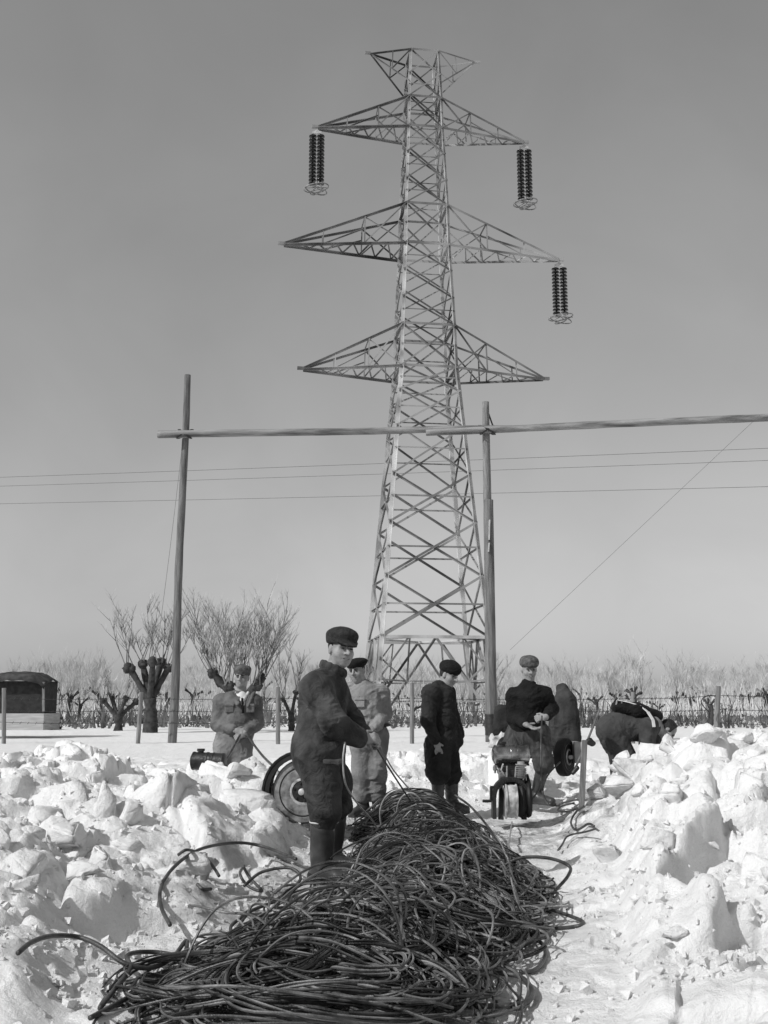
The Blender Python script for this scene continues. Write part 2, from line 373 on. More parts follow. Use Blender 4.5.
for i, (px, py, wp, hp, Y, lab) in enumerate(BIG):
    c = P(px, py, Y); s = 1050 / (Y * .98 + (c[2] - EYE) * .18)
    sx, sz = wp / s * 1.12, hp / s * 1.12; sy = (sx + sz) / 2 * 1.15
    c = c + np.array([0, sy * .25, -.02])
    if c[2] - sz / 2 > gz(c[0], c[1]) and px != 640:       # block rests on the bank
        sz2 = min((c[2] + sz / 2) - gz(c[0], c[1]) + .06, sz * 1.45); c[2] = c[2] + sz / 2 - sz2 / 2; sz = sz2
    o = bpy.data.objects.new('snow_block', block_mesh('snow_block', sx, sy, sz, 100 + i)); COL.objects.link(o)
    o.location = c; o.rotation_euler = (random.uniform(-.25, .1), random.uniform(-.15, .15), random.uniform(-.5, .5))
    tag(o, lab, 'snow block', 'large blocks heaped along the cleared track')
protos = [block_mesh('snow_lump', 1, random.uniform(.7, 1), random.uniform(.5, .8), 300 + i, 11, 2, .035, .05) for i in range(10)]
nl = 0; tries = 0
while nl < 230 and tries < 9000:
    tries += 1
    y = random.uniform(5, 15) ; px = random.uniform(-20, 790); x = (px - 384) / 1050 * y * .99
    b = float(base_h(x, y))
    if b < .12 or (210 < px < 330 and y > 10): continue
    s = .06 + .30 * random.random() ** 1.8
    o = bpy.data.objects.new('snow_lump', random.choice(protos)); COL.objects.link(o)
    o.location = (x, y, gz(x, y) + s * .08); o.scale = (s,) * 3; o.rotation_euler = (random.uniform(-.5, .5), random.uniform(-.5, .5), random.uniform(0, 6.3))
    left = px < 384; wh = 'close to the camera' if y < 6.5 else 'level with the nearest man' if y < 9 else 'level with the cart wheel' if y < 11 else 'far along, level with the winch'
    if not left: wh = wh.replace('level with the cart wheel', 'level with the wooden stake')
    sz_ = 'fist sized' if s < .11 else 'head sized' if s < .2 else 'bucket sized'
    tag(o, sz_ + ' lump of snow on the ' + ('left' if left else 'right') + ' bank, ' + wh, 'snow lump',
        sz_ + ' lumps on the ' + ('left' if left else 'right') + ' bank, ' + wh); nl += 1
# crumbs nobody could count
V = []; F = []
for i in range(9000):
    y = 4.3 + 11 * random.random() ** 1.4; px = random.uniform(-30, 800); x = (px - 384) / 1050 * y
    b = float(base_h(x, y))
    if b < .04 and random.random() < .72: continue
    s = .004 + .024 * random.random() ** 3
    V.append((x, y, s)); 
xs = np.array([v[0] for v in V]); yy = np.array([v[1] for v in V]); zz = ground(xs, yy)
mb = MB()
for (x, y, s), z in zip(V, zz):
    pts = [Vector((random.uniform(.25, 1) * a * s, random.uniform(.25, 1) * b * s, random.uniform(.2, .9) * c * s)) for a in (-1, 1) for b in (-1, 1) for c in (-1, 1)]
    M = Matrix.Rotation(random.uniform(0, 6), 3, 'Z') @ Matrix.Rotation(random.uniform(-.6, .6), 3, 'X')
    mb.add([M @ q + Vector((x, y, z + s * .3)) for q in pts], [(0, 1, 3, 2), (4, 6, 7, 5), (0, 4, 5, 1), (2, 3, 7, 6), (0, 2, 6, 4), (1, 5, 7, 3)])
tag(mb.build('snow_crumbs', snow), 'loose crumbs of broken snow strewn over banks and track', 'snow crumbs', kind='stuff')

# ------------------------------------------------------------------ lattice tower
TC = np.array([2.09, 52.0]); PHI = R(7.86); ta = np.array([math.cos(PHI), math.sin(PHI)]); tb = np.array([-math.sin(PHI), math.cos(PHI)])
WZ = np.array([0, 4.29, 17.87, 20.11, 24.55, 26.77, 31.27, 33.0, 35.85]); WW = np.array([5.85, 5.12, 2.82, 2.69, 2.29, 2.2, 1.82, 1.75, 1.52])
def corner(sx, sy, z):
    h = np.interp(z, WZ, WW) / 2; q = TC + ta * sx * h + tb * sy * h; return Vector((q[0], q[1], z))
def armpt(l, d, z): q = TC + ta * l + tb * d; return Vector((q[0], q[1], z))
tower = empty('lattice_tower', (TC[0], TC[1], .2), 'tall steel lattice pylon with tapering crossarms behind the wooden gantry', 'pylon')
for sx in (-1, 1):
    for sy in (-1, 1):
        m = MB(); zs = [0] + list(WZ[1:])
        for z0, z1 in zip(zs[:-1], zs[1:]):
            wdt = .2 if z0 < 17 else (.16 if z0 < 26 else .13)
            p, q = corner(sx, sy, z0), corner(sx, sy, z1)
            A = Vector((ta[0], ta[1], 0)) * -sx * wdt / 2; B = Vector((tb[0], tb[1], 0)) * -sy * wdt / 2
            m.bar(p + A, q + A, .025, wdt, up=(tb[0], tb[1], 0)); m.bar(p + B, q + B, wdt, .025, up=(tb[0], tb[1], 0))
        m.build('leg', steel, tower)
nodes = [4.29, 7.21, 9.83, 12.25, 14.7, 16.6, 17.87, 20.11, 21.6, 23.1, 24.55, 26.77, 28.2, 29.75, 31.27, 33.0, 34.4, 35.85]
def lbar(m, p, q, w):           # an angle iron
    m.bar(p, q, w, .016); 
    d = (Vector(q) - Vector(p)).normalized(); a = d.cross(Vector((0, 0, 1)))
    if a.length < .1: a = Vector((1, 0, 0))
    a = a.normalized(); b = d.cross(a).normalized()
    m.bar(Vector(p) + a * w / 2 + b * w / 2, Vector(q) + a * w / 2 + b * w / 2, .016, w)
FACES = [((-1, -1), (1, -1)), ((-1, 1), (1, 1)), ((-1, -1), (-1, 1)), ((1, -1), (1, 1))]
for fi, (c0, c1) in enumerate(FACES):
    m = MB()
    for i in range(len(nodes) - 1):
        z0, z1 = nodes[i], nodes[i + 1]; bw_ = .105 if z0 < 12 else (.085 if z0 < 20 else .065)
        nrm = ((corner(*c0, z0) + corner(*c1, z0)) / 2 - Vector((TC[0], TC[1], z0))).normalized() * .04
        lbar(m, corner(*c0, z0) + nrm, corner(*c1, z1) + nrm, bw_); lbar(m, corner(*c1, z0) - nrm * .3, corner(*c0, z1) - nrm * .3, bw_)
        if z1 - z0 > 1.55 or i % 2:
            # crossing level of the two diagonals
            h0, h1 = np.interp(z0, WZ, WW), np.interp(z1, WZ, WW); zm = z0 + (z1 - z0) * h0 / (h0 + h1)
            lbar(m, corner(*c0, zm), corner(*c1, zm), bw_ * .75)
        if z0 in (17.87, 20.11, 24.55, 26.77, 31.27, 33.0): lbar(m, corner(*c0, z0 + .02), corner(*c1, z0 + .02), .12)
    lbar(m, corner(*c0, 35.83), corner(*c1, 35.83), .1)
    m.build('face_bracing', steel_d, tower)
    # foot panel below the ring: K brace with secondaries
    m = MB(); zr = 4.29
    mid = (corner(*c0, zr) + corner(*c1, zr)) / 2
    for c in (c0, c1):
        foot = corner(*c, .1); lbar(m, mid, foot, .12)
        k = foot.lerp(mid, .5); l1 = corner(*c, 2.3); lbar(m, k, l1, .07); lbar(m, k, corner(*c, 3.3), .07)
        k2 = foot.lerp(mid, .25); lbar(m, k2, corner(*c, 1.2), .07); lbar(m, k, Vector(((corner(*c, zr) + mid) / 2)), .07); lbar(m, corner(*c, 2.3), (corner(*c, zr) + mid) / 2, .07)
    lbar(m, (corner(*c0, .1)).lerp(mid, .5), (corner(*c1, .1)).lerp(mid, .5), .07)
    lbar(m, (corner(*c0, .1)).lerp(mid, .28), (corner(*c1, .1)).lerp(mid, .28), .06)
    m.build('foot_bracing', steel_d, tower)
m = MB(); zr = 4.29
for c0, c1 in FACES: lbar(m, corner(*c0, zr), corner(*c1, zr), .14)
mids = [(corner(*c0, zr) + corner(*c1, zr)) / 2 for c0, c1 in FACES]
for a_, b_ in ((0, 2), (2, 1), (1, 3), (3, 0)): lbar(m, mids[a_], mids[b_], .08)
m.build('ring_frame', steel, tower)
def arm(side, L, zb, zt, n, name='crossarm'):
    m = MB(); hb = np.interp(zb, WZ, WW) / 2; tip = armpt(side * L, 0, zb)
    cb = {}; ct = {}
    for d in (-1, 1):
        cb[d] = corner(side, d, zb); ct[d] = corner(side, d, zt)
        lbar(m, cb[d], tip + Vector((tb[0], tb[1], 0)) * d * .06, .12); lbar(m, ct[d], tip + Vector((tb[0], tb[1], 0)) * d * .05 + Vector((0, 0, .08)), .105)
    m.bar(tip - Vector((ta[0], ta[1], 0)) * side * .1 + Vector((0, 0, .03)), tip + Vector((ta[0], ta[1], 0)) * side * .32 + Vector((0, 0, .03)), .17, .14)
    fr = [i / n for i in range(n)]
    for k in range(n):                       # lacing between the two lower chords
        a0 = cb[-1].lerp(tip, fr[k]); b1 = cb[1].lerp(tip, min(fr[k] + .5 / n, 1)); a1 = cb[-1].lerp(tip, min(fr[k] + 1 / n, .97))
        lbar(m, a0, b1, .06); lbar(m, b1, a1, .06)
    for d in (-1, 1):                        # hangers and slanting struts of the two side faces
        f1, f2 = .34, .68
        t1, t2 = ct[d].lerp(tip, f1), ct[d].lerp(tip, f2); b1, b2 = cb[d].lerp(tip, f1), cb[d].lerp(tip, f2)
        lbar(m, t1, b1, .06); lbar(m, t2, b2, .05)
        lbar(m, b1, ct[d], .06); lbar(m, t1.lerp(b1, .45), b2, .055); lbar(m, cb[d], t1, .055)
    lbar(m, ct[-1].lerp(tip, .34), ct[1].lerp(tip, .34), .05)
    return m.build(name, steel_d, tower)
arm(-1, 5.65, 31.24, 33.0, 6); arm(1, 5.54, 31.24, 33.0, 6)
arm(-1, 7.33, 24.54, 26.77, 7); arm(1, 7.31, 24.54, 26.77, 7)
arm(-1, 6.23, 17.86, 20.11, 6); arm(1, 6.31, 17.86, 20.11, 6)
for side, L in ((-1, 2.85), (1, 2.93)):
    m = MB(); tip = armpt(side * L, 0, 35.85)
    for d in (-1, 1):
        a_, b_ = corner(side, d, 35.83), corner(side, d, 33.9)
        lbar(m, a_, tip, .075); lbar(m, b_, tip, .06); lbar(m, a_.lerp(tip, .45), b_.lerp(tip, .45), .05); lbar(m, a_, b_.lerp(tip, .45), .05)
    m.bar(tip, tip + Vector((ta[0], ta[1], 0)) * side * .3, .15, .12)
    m.build('peak_arm', steel_d, tower)

def insulator(px, py0, py1, side, L, z, lab):
    tip = armpt(side * L, 0, z) + Vector((ta[0], ta[1], 0)) * side * .05
    e = empty('insulator_string', tip, lab, 'insulator', 'insulators hanging from the crossarms')
    D = tip.y * math.cos(PITCH) + (z - EYE) * math.sin(PITCH); hgt = (py1 - py0) * D / FPX / math.cos(math.atan((512 - py0) / FPX) + PITCH) * .95
    m = MB(); m.bar(tip + Vector((0, 0, 0)), tip + Vector((0, 0, -.3)), .07); m.bar(tip + Vector((-.24, 0, -.3)), tip + Vector((.24, 0, -.3)), .09, .12)
    m.bar(tip + Vector((-.24, 0, -.34)), tip + Vector((0, 0, -.14)), .06); m.bar(tip + Vector((.24, 0, -.34)), tip + Vector((0, 0, -.14)), .06)
    m.build('yoke', alu, e)
    nd = 14; top = .42; step = (hgt - top - .35) / nd
    for dx in (-.21, .21):
        m = MB(); pr = []
        for k in range(nd):
            d0 = k * step; pr += [(d0, .045), (d0 + step * .25, .06), (d0 + step * .35, .195), (d0 + step * .62, .205), (d0 + step * .72, .05)]
        m.lathe(tip + Vector((dx, 0, -top)), (0, 0, -1), pr, 14); m.build('disc_column', porc, e, smooth=True)
    zb = -top - nd * step
    m = MB(); m.bar(tip + Vector((-.28, 0, zb - .03)), tip + Vector((.28, 0, zb - .03)), .1, .1); m.build('clamp', alu, e)
    m = MB()
    for rr, zz_, tl in ((.64, zb - .12, .10), (.55, zb - .26, -.14), (.3, zb - .36, .1)):
        m.tube([tip + Vector((rr * math.cos(t), rr * math.sin(t) * .8, zz_ + tl * math.cos(t))) for t in np.linspace(0, 2 * math.pi, 25)], .032, 6)
    for q in range(6):
        t = q * math.pi / 3; m.tube([tip + Vector((0, 0, zb - .1)), tip + Vector((.64 * math.cos(t), .5 * math.sin(t), zb - .13))], .022, 5)
    m.build('guard_ring', iron_l, e)
insulator(318, 127, 190, -1, 5.65, 31.24, 'double string of dark insulator discs hanging from the upper left crossarm')
insulator(525, 144, 207, 1, 5.54, 31.24, 'double string of dark insulator discs hanging from the upper right crossarm')
insulator(558, 261, 323, 1, 7.31, 24.54, 'double string of dark insulator discs hanging from the widest crossarm, right')

# ------------------------------------------------------------------ wooden gantry
def rough_pole(name, pts, r0, r1, m, lab, cat, seed, group=None, n=12, seg=40):
    p, q = Vector(pts[0]), Vector(pts[1]); mb = MB(); P_, R_ = [], []
    for i in range(seg + 1):
        t = i / seg; c = p.lerp(q, t)
        c += Vector((mnoise.noise(Vector((t * 3, seed, 0))), mnoise.noise(Vector((t * 3, seed, 5))), mnoise.noise(Vector((t * 3, seed, 9))))) * r0 * .35
        P_.append(c); R_.append((r0 + (r1 - r0) * t) * (1 + .08 * mnoise.noise(Vector((t * 14, seed, 2)))))
    mb.tube(P_, R_, n); o = mb.build(name, m, None, origin=tuple(p), smooth=True); return tag(o, lab, cat, group)
Yp = 27.0
a = P(172, 742, Yp); b = P(187.5, 375, Yp); a[2] = .0
rough_pole('wooden_pole', (a, b), .115, .085, wood, 'slim dark wooden pole carrying the left end of the log beam', 'pole', 1)
pr = empty('wooden_pole', P(491, 745, Yp - .6), 'thick spliced wooden pole with darker foot, in front of the pylon', 'pole')
def seg(px0, py0, px1, py1, Y, r0, r1, m, name, par, seed, dy=0):
    p, q = Vector(P(px0, py0, Y, dy)), Vector(P(px1, py1, Y, dy)); mb = MB(); n = 24
    mb.tube([p.lerp(q, i / n) for i in range(n + 1)], [(r0 + (r1 - r0) * i / n) * (1 + .06 * mnoise.noise(Vector((i * .7, seed, 0)))) for i in range(n + 1)], 12)
    return mb.build(name, m, par, smooth=True)
seg(488.5, 560, 485.5, 402, Yp - .6, .115, .09, wood_f, 'upper_pole', pr, 3)
seg(491.5, 742, 488.5, 500, Yp - .75, .15, .12, wood, 'lower_pole', pr, 4)
seg(491.8, 735, 491.2, 714, Yp - .76, .165, .16, iron, 'pole_sleeve', pr, 5)
mb = MB(); mb.bar(P(489, 540, Yp - .93), P(489.5, 520, Yp - .93), .12, .03); mb.bar(P(488.4, 552, Yp - .92), P(489, 543, Yp - .92), .09, .03); mb.build('white_notice', alu, pr)
mb = MB(); mb.bar(P(488, 412, Yp - .6), P(495, 432, Yp - .6), .035); mb.build('iron_spike', iron, pr)
rough_pole('log_beam', (P(158, 434.5, Yp - .2), P(512, 428.5, Yp - .75)), .10, .085, wood_l, 'long peeled log laid across both poles, forming the left of the beam', 'log', 7, seg=80)
rough_pole('log_beam', (P(426, 432.5, Yp - .62), P(840, 414, Yp - 1.6)), .09, .10, wood_l, 'second log lashed under the first and running out to the right', 'log', 8, seg=80)
for px_, py_, Yq, lab in ((185, 434, Yp - .1, 'wire lashing that ties the log beam to the left pole'), (487, 430, Yp - .65, 'wire lashing that ties both logs to the spliced pole')):
    mb = MB()
    for k in range(5):
        c = Vector(P(px_, py_, Yq)); a0 = (.35 if k % 2 else -.35); pts = []
        for t in np.linspace(0, 2 * math.pi, 17): pts.append(c + Vector((.16 * math.cos(t) + a0 * .25 * math.sin(t) + (k - 2) * .012, .24 * math.sin(t), .17 * a0 * 2 * math.cos(t) + .1 * math.sin(t))))
        mb.tube(pts, .012, 5)
    tag(mb.build('lashing', iron, None, origin=tuple(P(px_, py_, Yq))), lab, 'lashing')
# guy and line wires
def wire(pts, r, lab, cat='wire', name='wire', sag=0, n=24, m=None, group=None):
    p, q = Vector(pts[0]), Vector(pts[1]); mb = MB()
    mb.tube([p.lerp(q, i / n) + Vector((0, 0, -sag * 4 * (i / n) * (1 - i / n))) for i in range(n + 1)], r, 5)
    return tag(mb.build(name, m or mat('dull_wire', .12), None, origin=tuple(p)), lab, cat, group)
def line3(px0, py0, px1, py1, Y0, Y1, e=3.0):
    p, q = Vector(P(px0, py0, Y0)), Vector(P(px1, py1, Y1)); return (p - (q - p) * e * .3, q + (q - p) * e * .3)
wire(line3(30, 473, 726, 446, 80, 66), .015, 'topmost of the three thin overhead wires crossing behind the gantry', name='overhead_wire', sag=.3)
wire(line3(30, 482, 726, 458, 80, 66), .014, 'middle one of the three thin overhead wires crossing behind the gantry', name='overhead_wire', sag=.3)
wire(line3(30, 501, 726, 485, 80, 66), .014, 'lowest of the three thin overhead wires crossing behind the gantry', name='overhead_wire', sag=.2)
wire((P(183, 438, Yp), P(158, 640, Yp - 3)), .005, 'thin slack guy wire hanging from the left wooden pole', 'guy wire', 'guy_wire', .2)
wire((P(760, 415, Yp - 4), P(510, 650, Yp - .8)), .004, 'thin guy wire slanting from the right beam down to the spliced pole', 'guy wire', 'guy_wire')

# ------------------------------------------------------------------ fence
fence = empty('barbed_wire_fence', (0, 26.5, .2), 'low wire fence on leaning grey posts running across the snowy field', 'fence')
FP = [(4, 688, 742), (140.5, 692, 744), (278, 687, 744), (412, 683, 744), (548, 690, 744), (633, 692, 744)]
tops = []
for i, (px, py0, py1) in enumerate(FP):
    Y = 26.7; p, q = Vector(P(px - 3 if i == 1 else px, py1 + 4, Y)), Vector(P(px + (1 if i == 1 else 0), py0, Y)); mb = MB()
    p.z = .05
    mb.tube([p.lerp(q, t) for t in np.linspace(0, 1, 8)], [.055 * (1 + .12 * mnoise.noise(Vector((k, i, 3)))) for k in range(8)], 8)
    mb.build('fence_post', wood_f, fence)
    tops.append(P(px, 697, Y))
tops.append(P(717, 694, 23.2)); tops.append(P(860, 694, 22.6)); tops.insert(0, P(-160, 697, 27))
for dz in (-.03, -.33, -.62):
    mb = MB()
    for p, q in zip(tops[:-1], tops[1:]):
        mb.tube([Vector(p).lerp(Vector(q), t) + Vector((0, 0, dz - .06 * 4 * t * (1 - t) * .5)) for t in np.linspace(0, 1, 12)], .008, 4)
        for t in np.linspace(.02, .98, 18):
            c = Vector(p).lerp(Vector(q), t) + Vector((0, 0, dz - .12 * t * (1 - t))); mb.bar(c - Vector((.02, 0, .03)), c + Vector((.02, 0, .03)), .008)
    mb.build('barbed_wire', iron, fence)
p, q = Vector(P(715.5, 750, 23.2)), Vector(P(718, 686, 23.2)); p.z = .05
mb = MB(); mb.tube([p.lerp(q, t) for t in np.linspace(0, 1, 8)], .062, 8); mb.build('fence_post', wood_f, fence)
mb = MB(); pts = [P(x, y, 22.9) for x, y in ((716, 696), (708, 695.5), (703, 698), (701, 702), (704, 707), (709, 712), (710, 720), (708.5, 730), (710, 738))]
mb.tube(pts, .012, 5); tag(mb.build('bent_wire', iron, None, origin=tuple(pts[0])), 'loose end of wire curling off the rightmost fence post', 'wire')
mb = MB(); mb.tube([P(710.5, 740, 22.8), P(711, 725, 22.8), P(712.5, 705, 22.8)], [.05, .04, .02], 6); tag(mb.build('dead_branch', bark, None, origin=tuple(P(710.5, 740, 22.8))), 'thin dead branch standing beside the rightmost fence post', 'branch')

# ------------------------------------------------------------------ trees
FINE = [None]
def grow(mb, p, d, length, r, depth, rnd, up=.25, kink=.35, nb=(2, 4), sides=4, ratio=.62, spread=.6):
    pts = [p]; n = 4
    for i in range(n):
        d = (d + Vector((rnd.uniform(-1, 1), rnd.uniform(-1, 1), rnd.uniform(-.6, 1) * 1)) * kink * .35 + Vector((0, 0, up * .3))).normalized()
        pts.append(pts[-1] + d * length / n)
    (FINE[0] if depth <= 0 and FINE[0] is not None else mb).tube(pts, [r * (1 - .7 * i / n) for i in range(n + 1)], sides, cap=False)
    if depth <= 0: return
    for k in range(rnd.randint(*nb)):
        t = rnd.uniform(.3, .95); i = min(int(t * n), n - 1); q = pts[i].lerp(pts[i + 1], t * n - i)
        a = rnd.uniform(0, 6.28); o = Vector((math.cos(a), math.sin(a), rnd.uniform(-.1, .6)))
        grow(mb, q, (d + o * spread).normalized(), length * ratio * rnd.uniform(.6, 1.1), r * .55, depth - 1, rnd, up, kink, nb, 3, ratio, spread)
def knob_tube(mb, pts, rad, rnd, n=9):
    P_ = [Vector(pts[0])]; 
    out = []; rr = []
    for i in range(len(pts) - 1):
        for t in (0, .25, .5, .75):
            out.append(Vector(pts[i]).lerp(Vector(pts[i + 1]), t)); rr.append((rad[i] + (rad[i + 1] - rad[i]) * t) * rnd.uniform(.85, 1.18))
    out.append(Vector(pts[-1])); rr.append(rad[-1]); mb.tube(out, rr, n)
def pollard(px, pybase, Y, lab, arms, trunk_r, seed, shoots, shoot_len, fist_py, spread=.5, tops=None, tw=None):
    rnd = random.Random(seed); base = Vector(P(px, pybase, Y)); base.z = .1; s = FPX / Y
    e = empty('pollard_tree', base, lab, 'tree', 'pollarded trees beyond the fence')
    tr = MB(); cr = MB(); FINE[0] = fi = MB()
    fork = Vector(P(px, fist_py + (pybase - fist_py) * .48, Y))
    knob_tube(tr, [base, base.lerp(fork, .5) + Vector((.03, 0, 0)), fork], [trunk_r * 1.25, trunk_r, trunk_r * 1.05], rnd)
    for (ax, ay, dy, fr) in arms:
        tip = Vector(P(ax, ay, Y, dy)); mid = fork.lerp(tip, .5) + Vector((0, 0, -.06))
        knob_tube(tr, [fork + Vector((0, 0, -.12)), mid, tip], [trunk_r * .8, trunk_r * .5, trunk_r * .55], rnd, 7)
        for k in range(3):
            c = tip + Vector((rnd.uniform(-1, 1), rnd.uniform(-1, 1), rnd.uniform(-.6, .4))) * fr * .6
            knob_tube(tr, [c - Vector((0, 0, fr)), c, c + Vector((rnd.uniform(-.05, .05), 0, fr * .9))], [fr * .35, fr, fr * .45], rnd, 7)
        for k in range(shoots):
            o = Vector((rnd.uniform(-1, 1), rnd.uniform(-.7, .7), 0)) * spread + Vector(((tip.x - fork.x) * .35, 0, 1))
            grow(cr, tip + Vector((rnd.uniform(-fr, fr), rnd.uniform(-fr, fr), 0)), o.normalized(), shoot_len * rnd.uniform(.55, 1.1), .021 if tw is None else tw, 2, rnd, .25, .42, (7, 10), 4, .40, .85)
    tr.build('trunk', bark, e, smooth=True); n1 = len(cr.f); cr.add(fi.v, fi.f); me = cr.mesh('crown'); oc = link('crown', me, mat('shoot_bark', .12, .9, .4, 2, 0, v2=.3), e); me.materials.append(twig); me.polygons.foreach_set('material_index', [0] * n1 + [1] * (len(me.polygons) - n1)); FINE[0] = None
pollard(150, 731, 36, 'large pollarded tree with thick knobbly raised arms left of the dark pole', [(130, 668, 0, .16), (143, 664, .4, .15), (153, 662, -.4, .17), (161, 663, .3, .17), (169, 667, 0, .15)], .2, 5, 4, 1.85, 668)
pollard(118, 729, 38, 'low pollarded tree with spreading crooked arms, smaller than the tree at its right', [(104, 701, 0, .1), (112, 698, .3, .09), (126, 698, -.2, .1), (136, 702, 0, .11)], .14, 6, 3, 1.0, 701, .35)
pollard(240, 731, 36, 'wide pollarded tree with a fan of straight shoots behind the open-shirted man', [(213, 673, 0, .15), (220, 682, .3, .17), (228, 686, -.3, .15), (241, 684, 0, .16), (256, 685, -.2, .16), (263, 677, .2, .15)], .24, 21, 9, 2.3, 672, .5)
pollard(291, 731, 38, 'slender pollarded tree with a few tall bent shoots just left of the nearest man', [(284, 700, 0, .08), (296, 692, 0, .08)], .11, 9, 4, 2.0, 697, .35)
VAR = []
for k in range(7):
    rnd = random.Random(40 + k); tr = MB(); cr = MB(); h = rnd.uniform(1.2, 2.0)
    knob_tube(tr, [Vector((0, 0, -.3)), Vector((rnd.uniform(-.1, .1), 0, h * .6)), Vector((rnd.uniform(-.15, .15), 0, h))], [.15, .11, .12], rnd, 7)
    top = Vector((0, 0, h))
    for a in range(rnd.randint(2, 4)):
        tip = top + Vector((rnd.uniform(-.6, .6), rnd.uniform(-.6, .6), rnd.uniform(.1, .5)))
        knob_tube(tr, [top - Vector((0, 0, .1)), top.lerp(tip, .5), tip], [.09, .06, .1], rnd, 6)
        for q in range(5):
            o = Vector((rnd.uniform(-.6, .6), rnd.uniform(-.6, .6), 1)).normalized()
            grow(cr, tip, o, rnd.uniform(1.0, 2.1), .02, 2, rnd, .2, .4, (3, 5), 3, .5, .8)
    a_, b_ = tr.mesh('trunk'), cr.mesh('crown'); a_.materials.append(bark); b_.materials.append(twig); VAR.append((a_, b_, h))
rnd = random.Random(5); cnt = 0
spots = []
for row, (Y, n) in enumerate(((47, 20), (56, 26), (70, 34), (88, 44))):
    for i in range(n):
        px = -40 + (i + rnd.uniform(.15, .85)) * 860 / n
        if row == 0 and (95 < px < 320): continue
        spots.append((px, Y + rnd.uniform(-3, 3), row))
for px, Y, row in spots:
    a_, b_, h = rnd.choice(VAR); x = (px - 384) / 1050 * Y
    left = px < 384
    sc = rnd.uniform(.42, .8) * (1 if row == 0 else 1 + .16 * row)
    e = empty('bare_tree', (x, Y, .15)); e.scale = (sc, sc, sc); e.rotation_euler = (0, 0, rnd.uniform(0, 6.28))
    wh = [n_ for lim, n_ in ((50, 'behind the covered wagon'), (95, 'behind the brush pile'), (165, 'behind the knobbly pollarded tree'), (215, 'behind the dark left pole'), (265, 'behind the man in the open shirt'), (365, 'behind the nearest man'), (425, 'behind the left leg of the pylon'), (500, 'behind the right leg of the pylon'), (585, 'behind the man in the jersey'), (690, 'behind the bending man'), (9999, 'behind the rightmost fence post')) if px < lim][0]
    wr_ = ('nearest', 'second', 'third', 'farthest')[row]
    tag(e, 'bare frosted tree in the ' + wr_ + ' orchard row, ' + wh, 'tree', wr_ + ' row orchard trees ' + wh)
    for nm, mm in (('trunk', a_), ('crown', b_)):
        c = bpy.data.objects.new(nm, mm); COL.objects.link(c); c.parent = e
mb = MB(); rnd = random.Random(9)
for i in range(2700):
    Y = rnd.uniform(41, 60); px = rnd.uniform(-420, 1200)
    x = (px - 384) / 1050 * Y; h = rnd.uniform(.25, .95) * (1.15 if rnd.random() < .2 else 1)
    h *= max(.25, .75 + 1.3 * mnoise.noise(Vector((px * .035, Y * .1, 0))))
    p = Vector((x, Y, .1)); pts = [p]
    for k in range(3): pts.append(pts[-1] + Vector((rnd.uniform(-.1, .1), rnd.uniform(-.05, .05), h / 3)))
    mb.tube(pts, [.05, .06, .045, .02], 4, cap=False)
    for k in range(4):
        q = pts[rnd.randint(1, 3)]; mb.tube([q, q + Vector((rnd.uniform(-.3, .3), 0, rnd.uniform(.05, .45)))], [.018, .006], 3, cap=False)
tag(mb.build('scrub', mat('scrub_stems', .07, .9, .5, .8, 0, v2=.2)), 'dark vine stumps and leafless scrub under the distant tree rows', 'scrub', kind='stuff')
mb = MB(); rnd = random.Random(19)
for i in range(13000):
    Y = rnd.uniform(48, 110); px = rnd.uniform(-420, 1200); x = (px - 384) / 1050 * Y; h = rnd.uniform(.4, 2.3) * Y / 75 * (.9 + .9 * mnoise.noise(Vector((px * .02, 7, 0))))
    p = Vector((x, Y, .6)); d = Vector((rnd.uniform(-.35, .35), 0, 1)).normalized()
    q = p + d * h * .5 + Vector((rnd.uniform(-.1, .1), 0, 0)); mb.tube([p, q, q + (d + Vector((rnd.uniform(-.3, .3), 0, 0))) * h * .5], [.02, .014, .006], 3, cap=False)
tag(mb.build('far_twigs', twig), 'pale haze of frosted twigs of a far orchard along the horizon', 'orchard', kind='stuff')

# covered wagon and brush pile at the left
Yw = 30
wag = empty('covered_wagon', P(28, 728, Yw), 'covered farm wagon with a sagging dark canvas hood at the far left edge', 'wagon')
def pbox(mb, x0, y0, x1, y1, Y, dep):
    a, b = P(x0, y0, Y), P(x1, y1, Y); mb.box(((a[0] + b[0]) / 2, Y + dep / 2, (a[2] + b[2]) / 2), (abs(b[0] - a[0]), dep, abs(a[2] - b[2])))
mb = MB(); pbox(mb, -20, 713.5, 43, 730, Yw, 1.5); mb.build('wagon_box', mat('pale_boards', .42, .85, .2, 2, .4, 15, streak=(1, 1, 14)), wag)
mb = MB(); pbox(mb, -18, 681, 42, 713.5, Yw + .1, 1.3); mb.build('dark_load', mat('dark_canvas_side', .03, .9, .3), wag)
for q in (43.5, -19):
    mb = MB(); mb.bar(P(q, 712, Yw - .03), P(q, 682, Yw - .03), .06); mb.build('stake', wood_f, wag)
bm = bmesh.new(); nx, ny = 30, 14; vv = {}
A, B = P(-20, 681, Yw), P(46, 684, Yw)
for i in range(nx + 1):
    for j in range(ny + 1):
        u, v = i / nx, j / ny; x = A[0] + (B[0] - A[0]) * u; y = Yw - .15 + 1.7 * v
        z = A[2] + .02 + .14 * math.sin(math.pi * u) ** .6 + .12 * math.sin(math.pi * v) - .13 * max(0, u - .8) / .2 + .05 * mnoise.noise(Vector((x * 4, y * 4, 0)))
        if j == 0: z -= .14 + .08 * mnoise.noise(Vector((x * 5, 3, 0)))
        vv[i, j] = bm.verts.new((x, y, z))
for i in range(nx):
    for j in range(ny): bm.faces.new((vv[i, j], vv[i + 1, j], vv[i + 1, j + 1], vv[i, j + 1]))
bmesh.ops.solidify(bm, geom=bm.faces, thickness=.05)
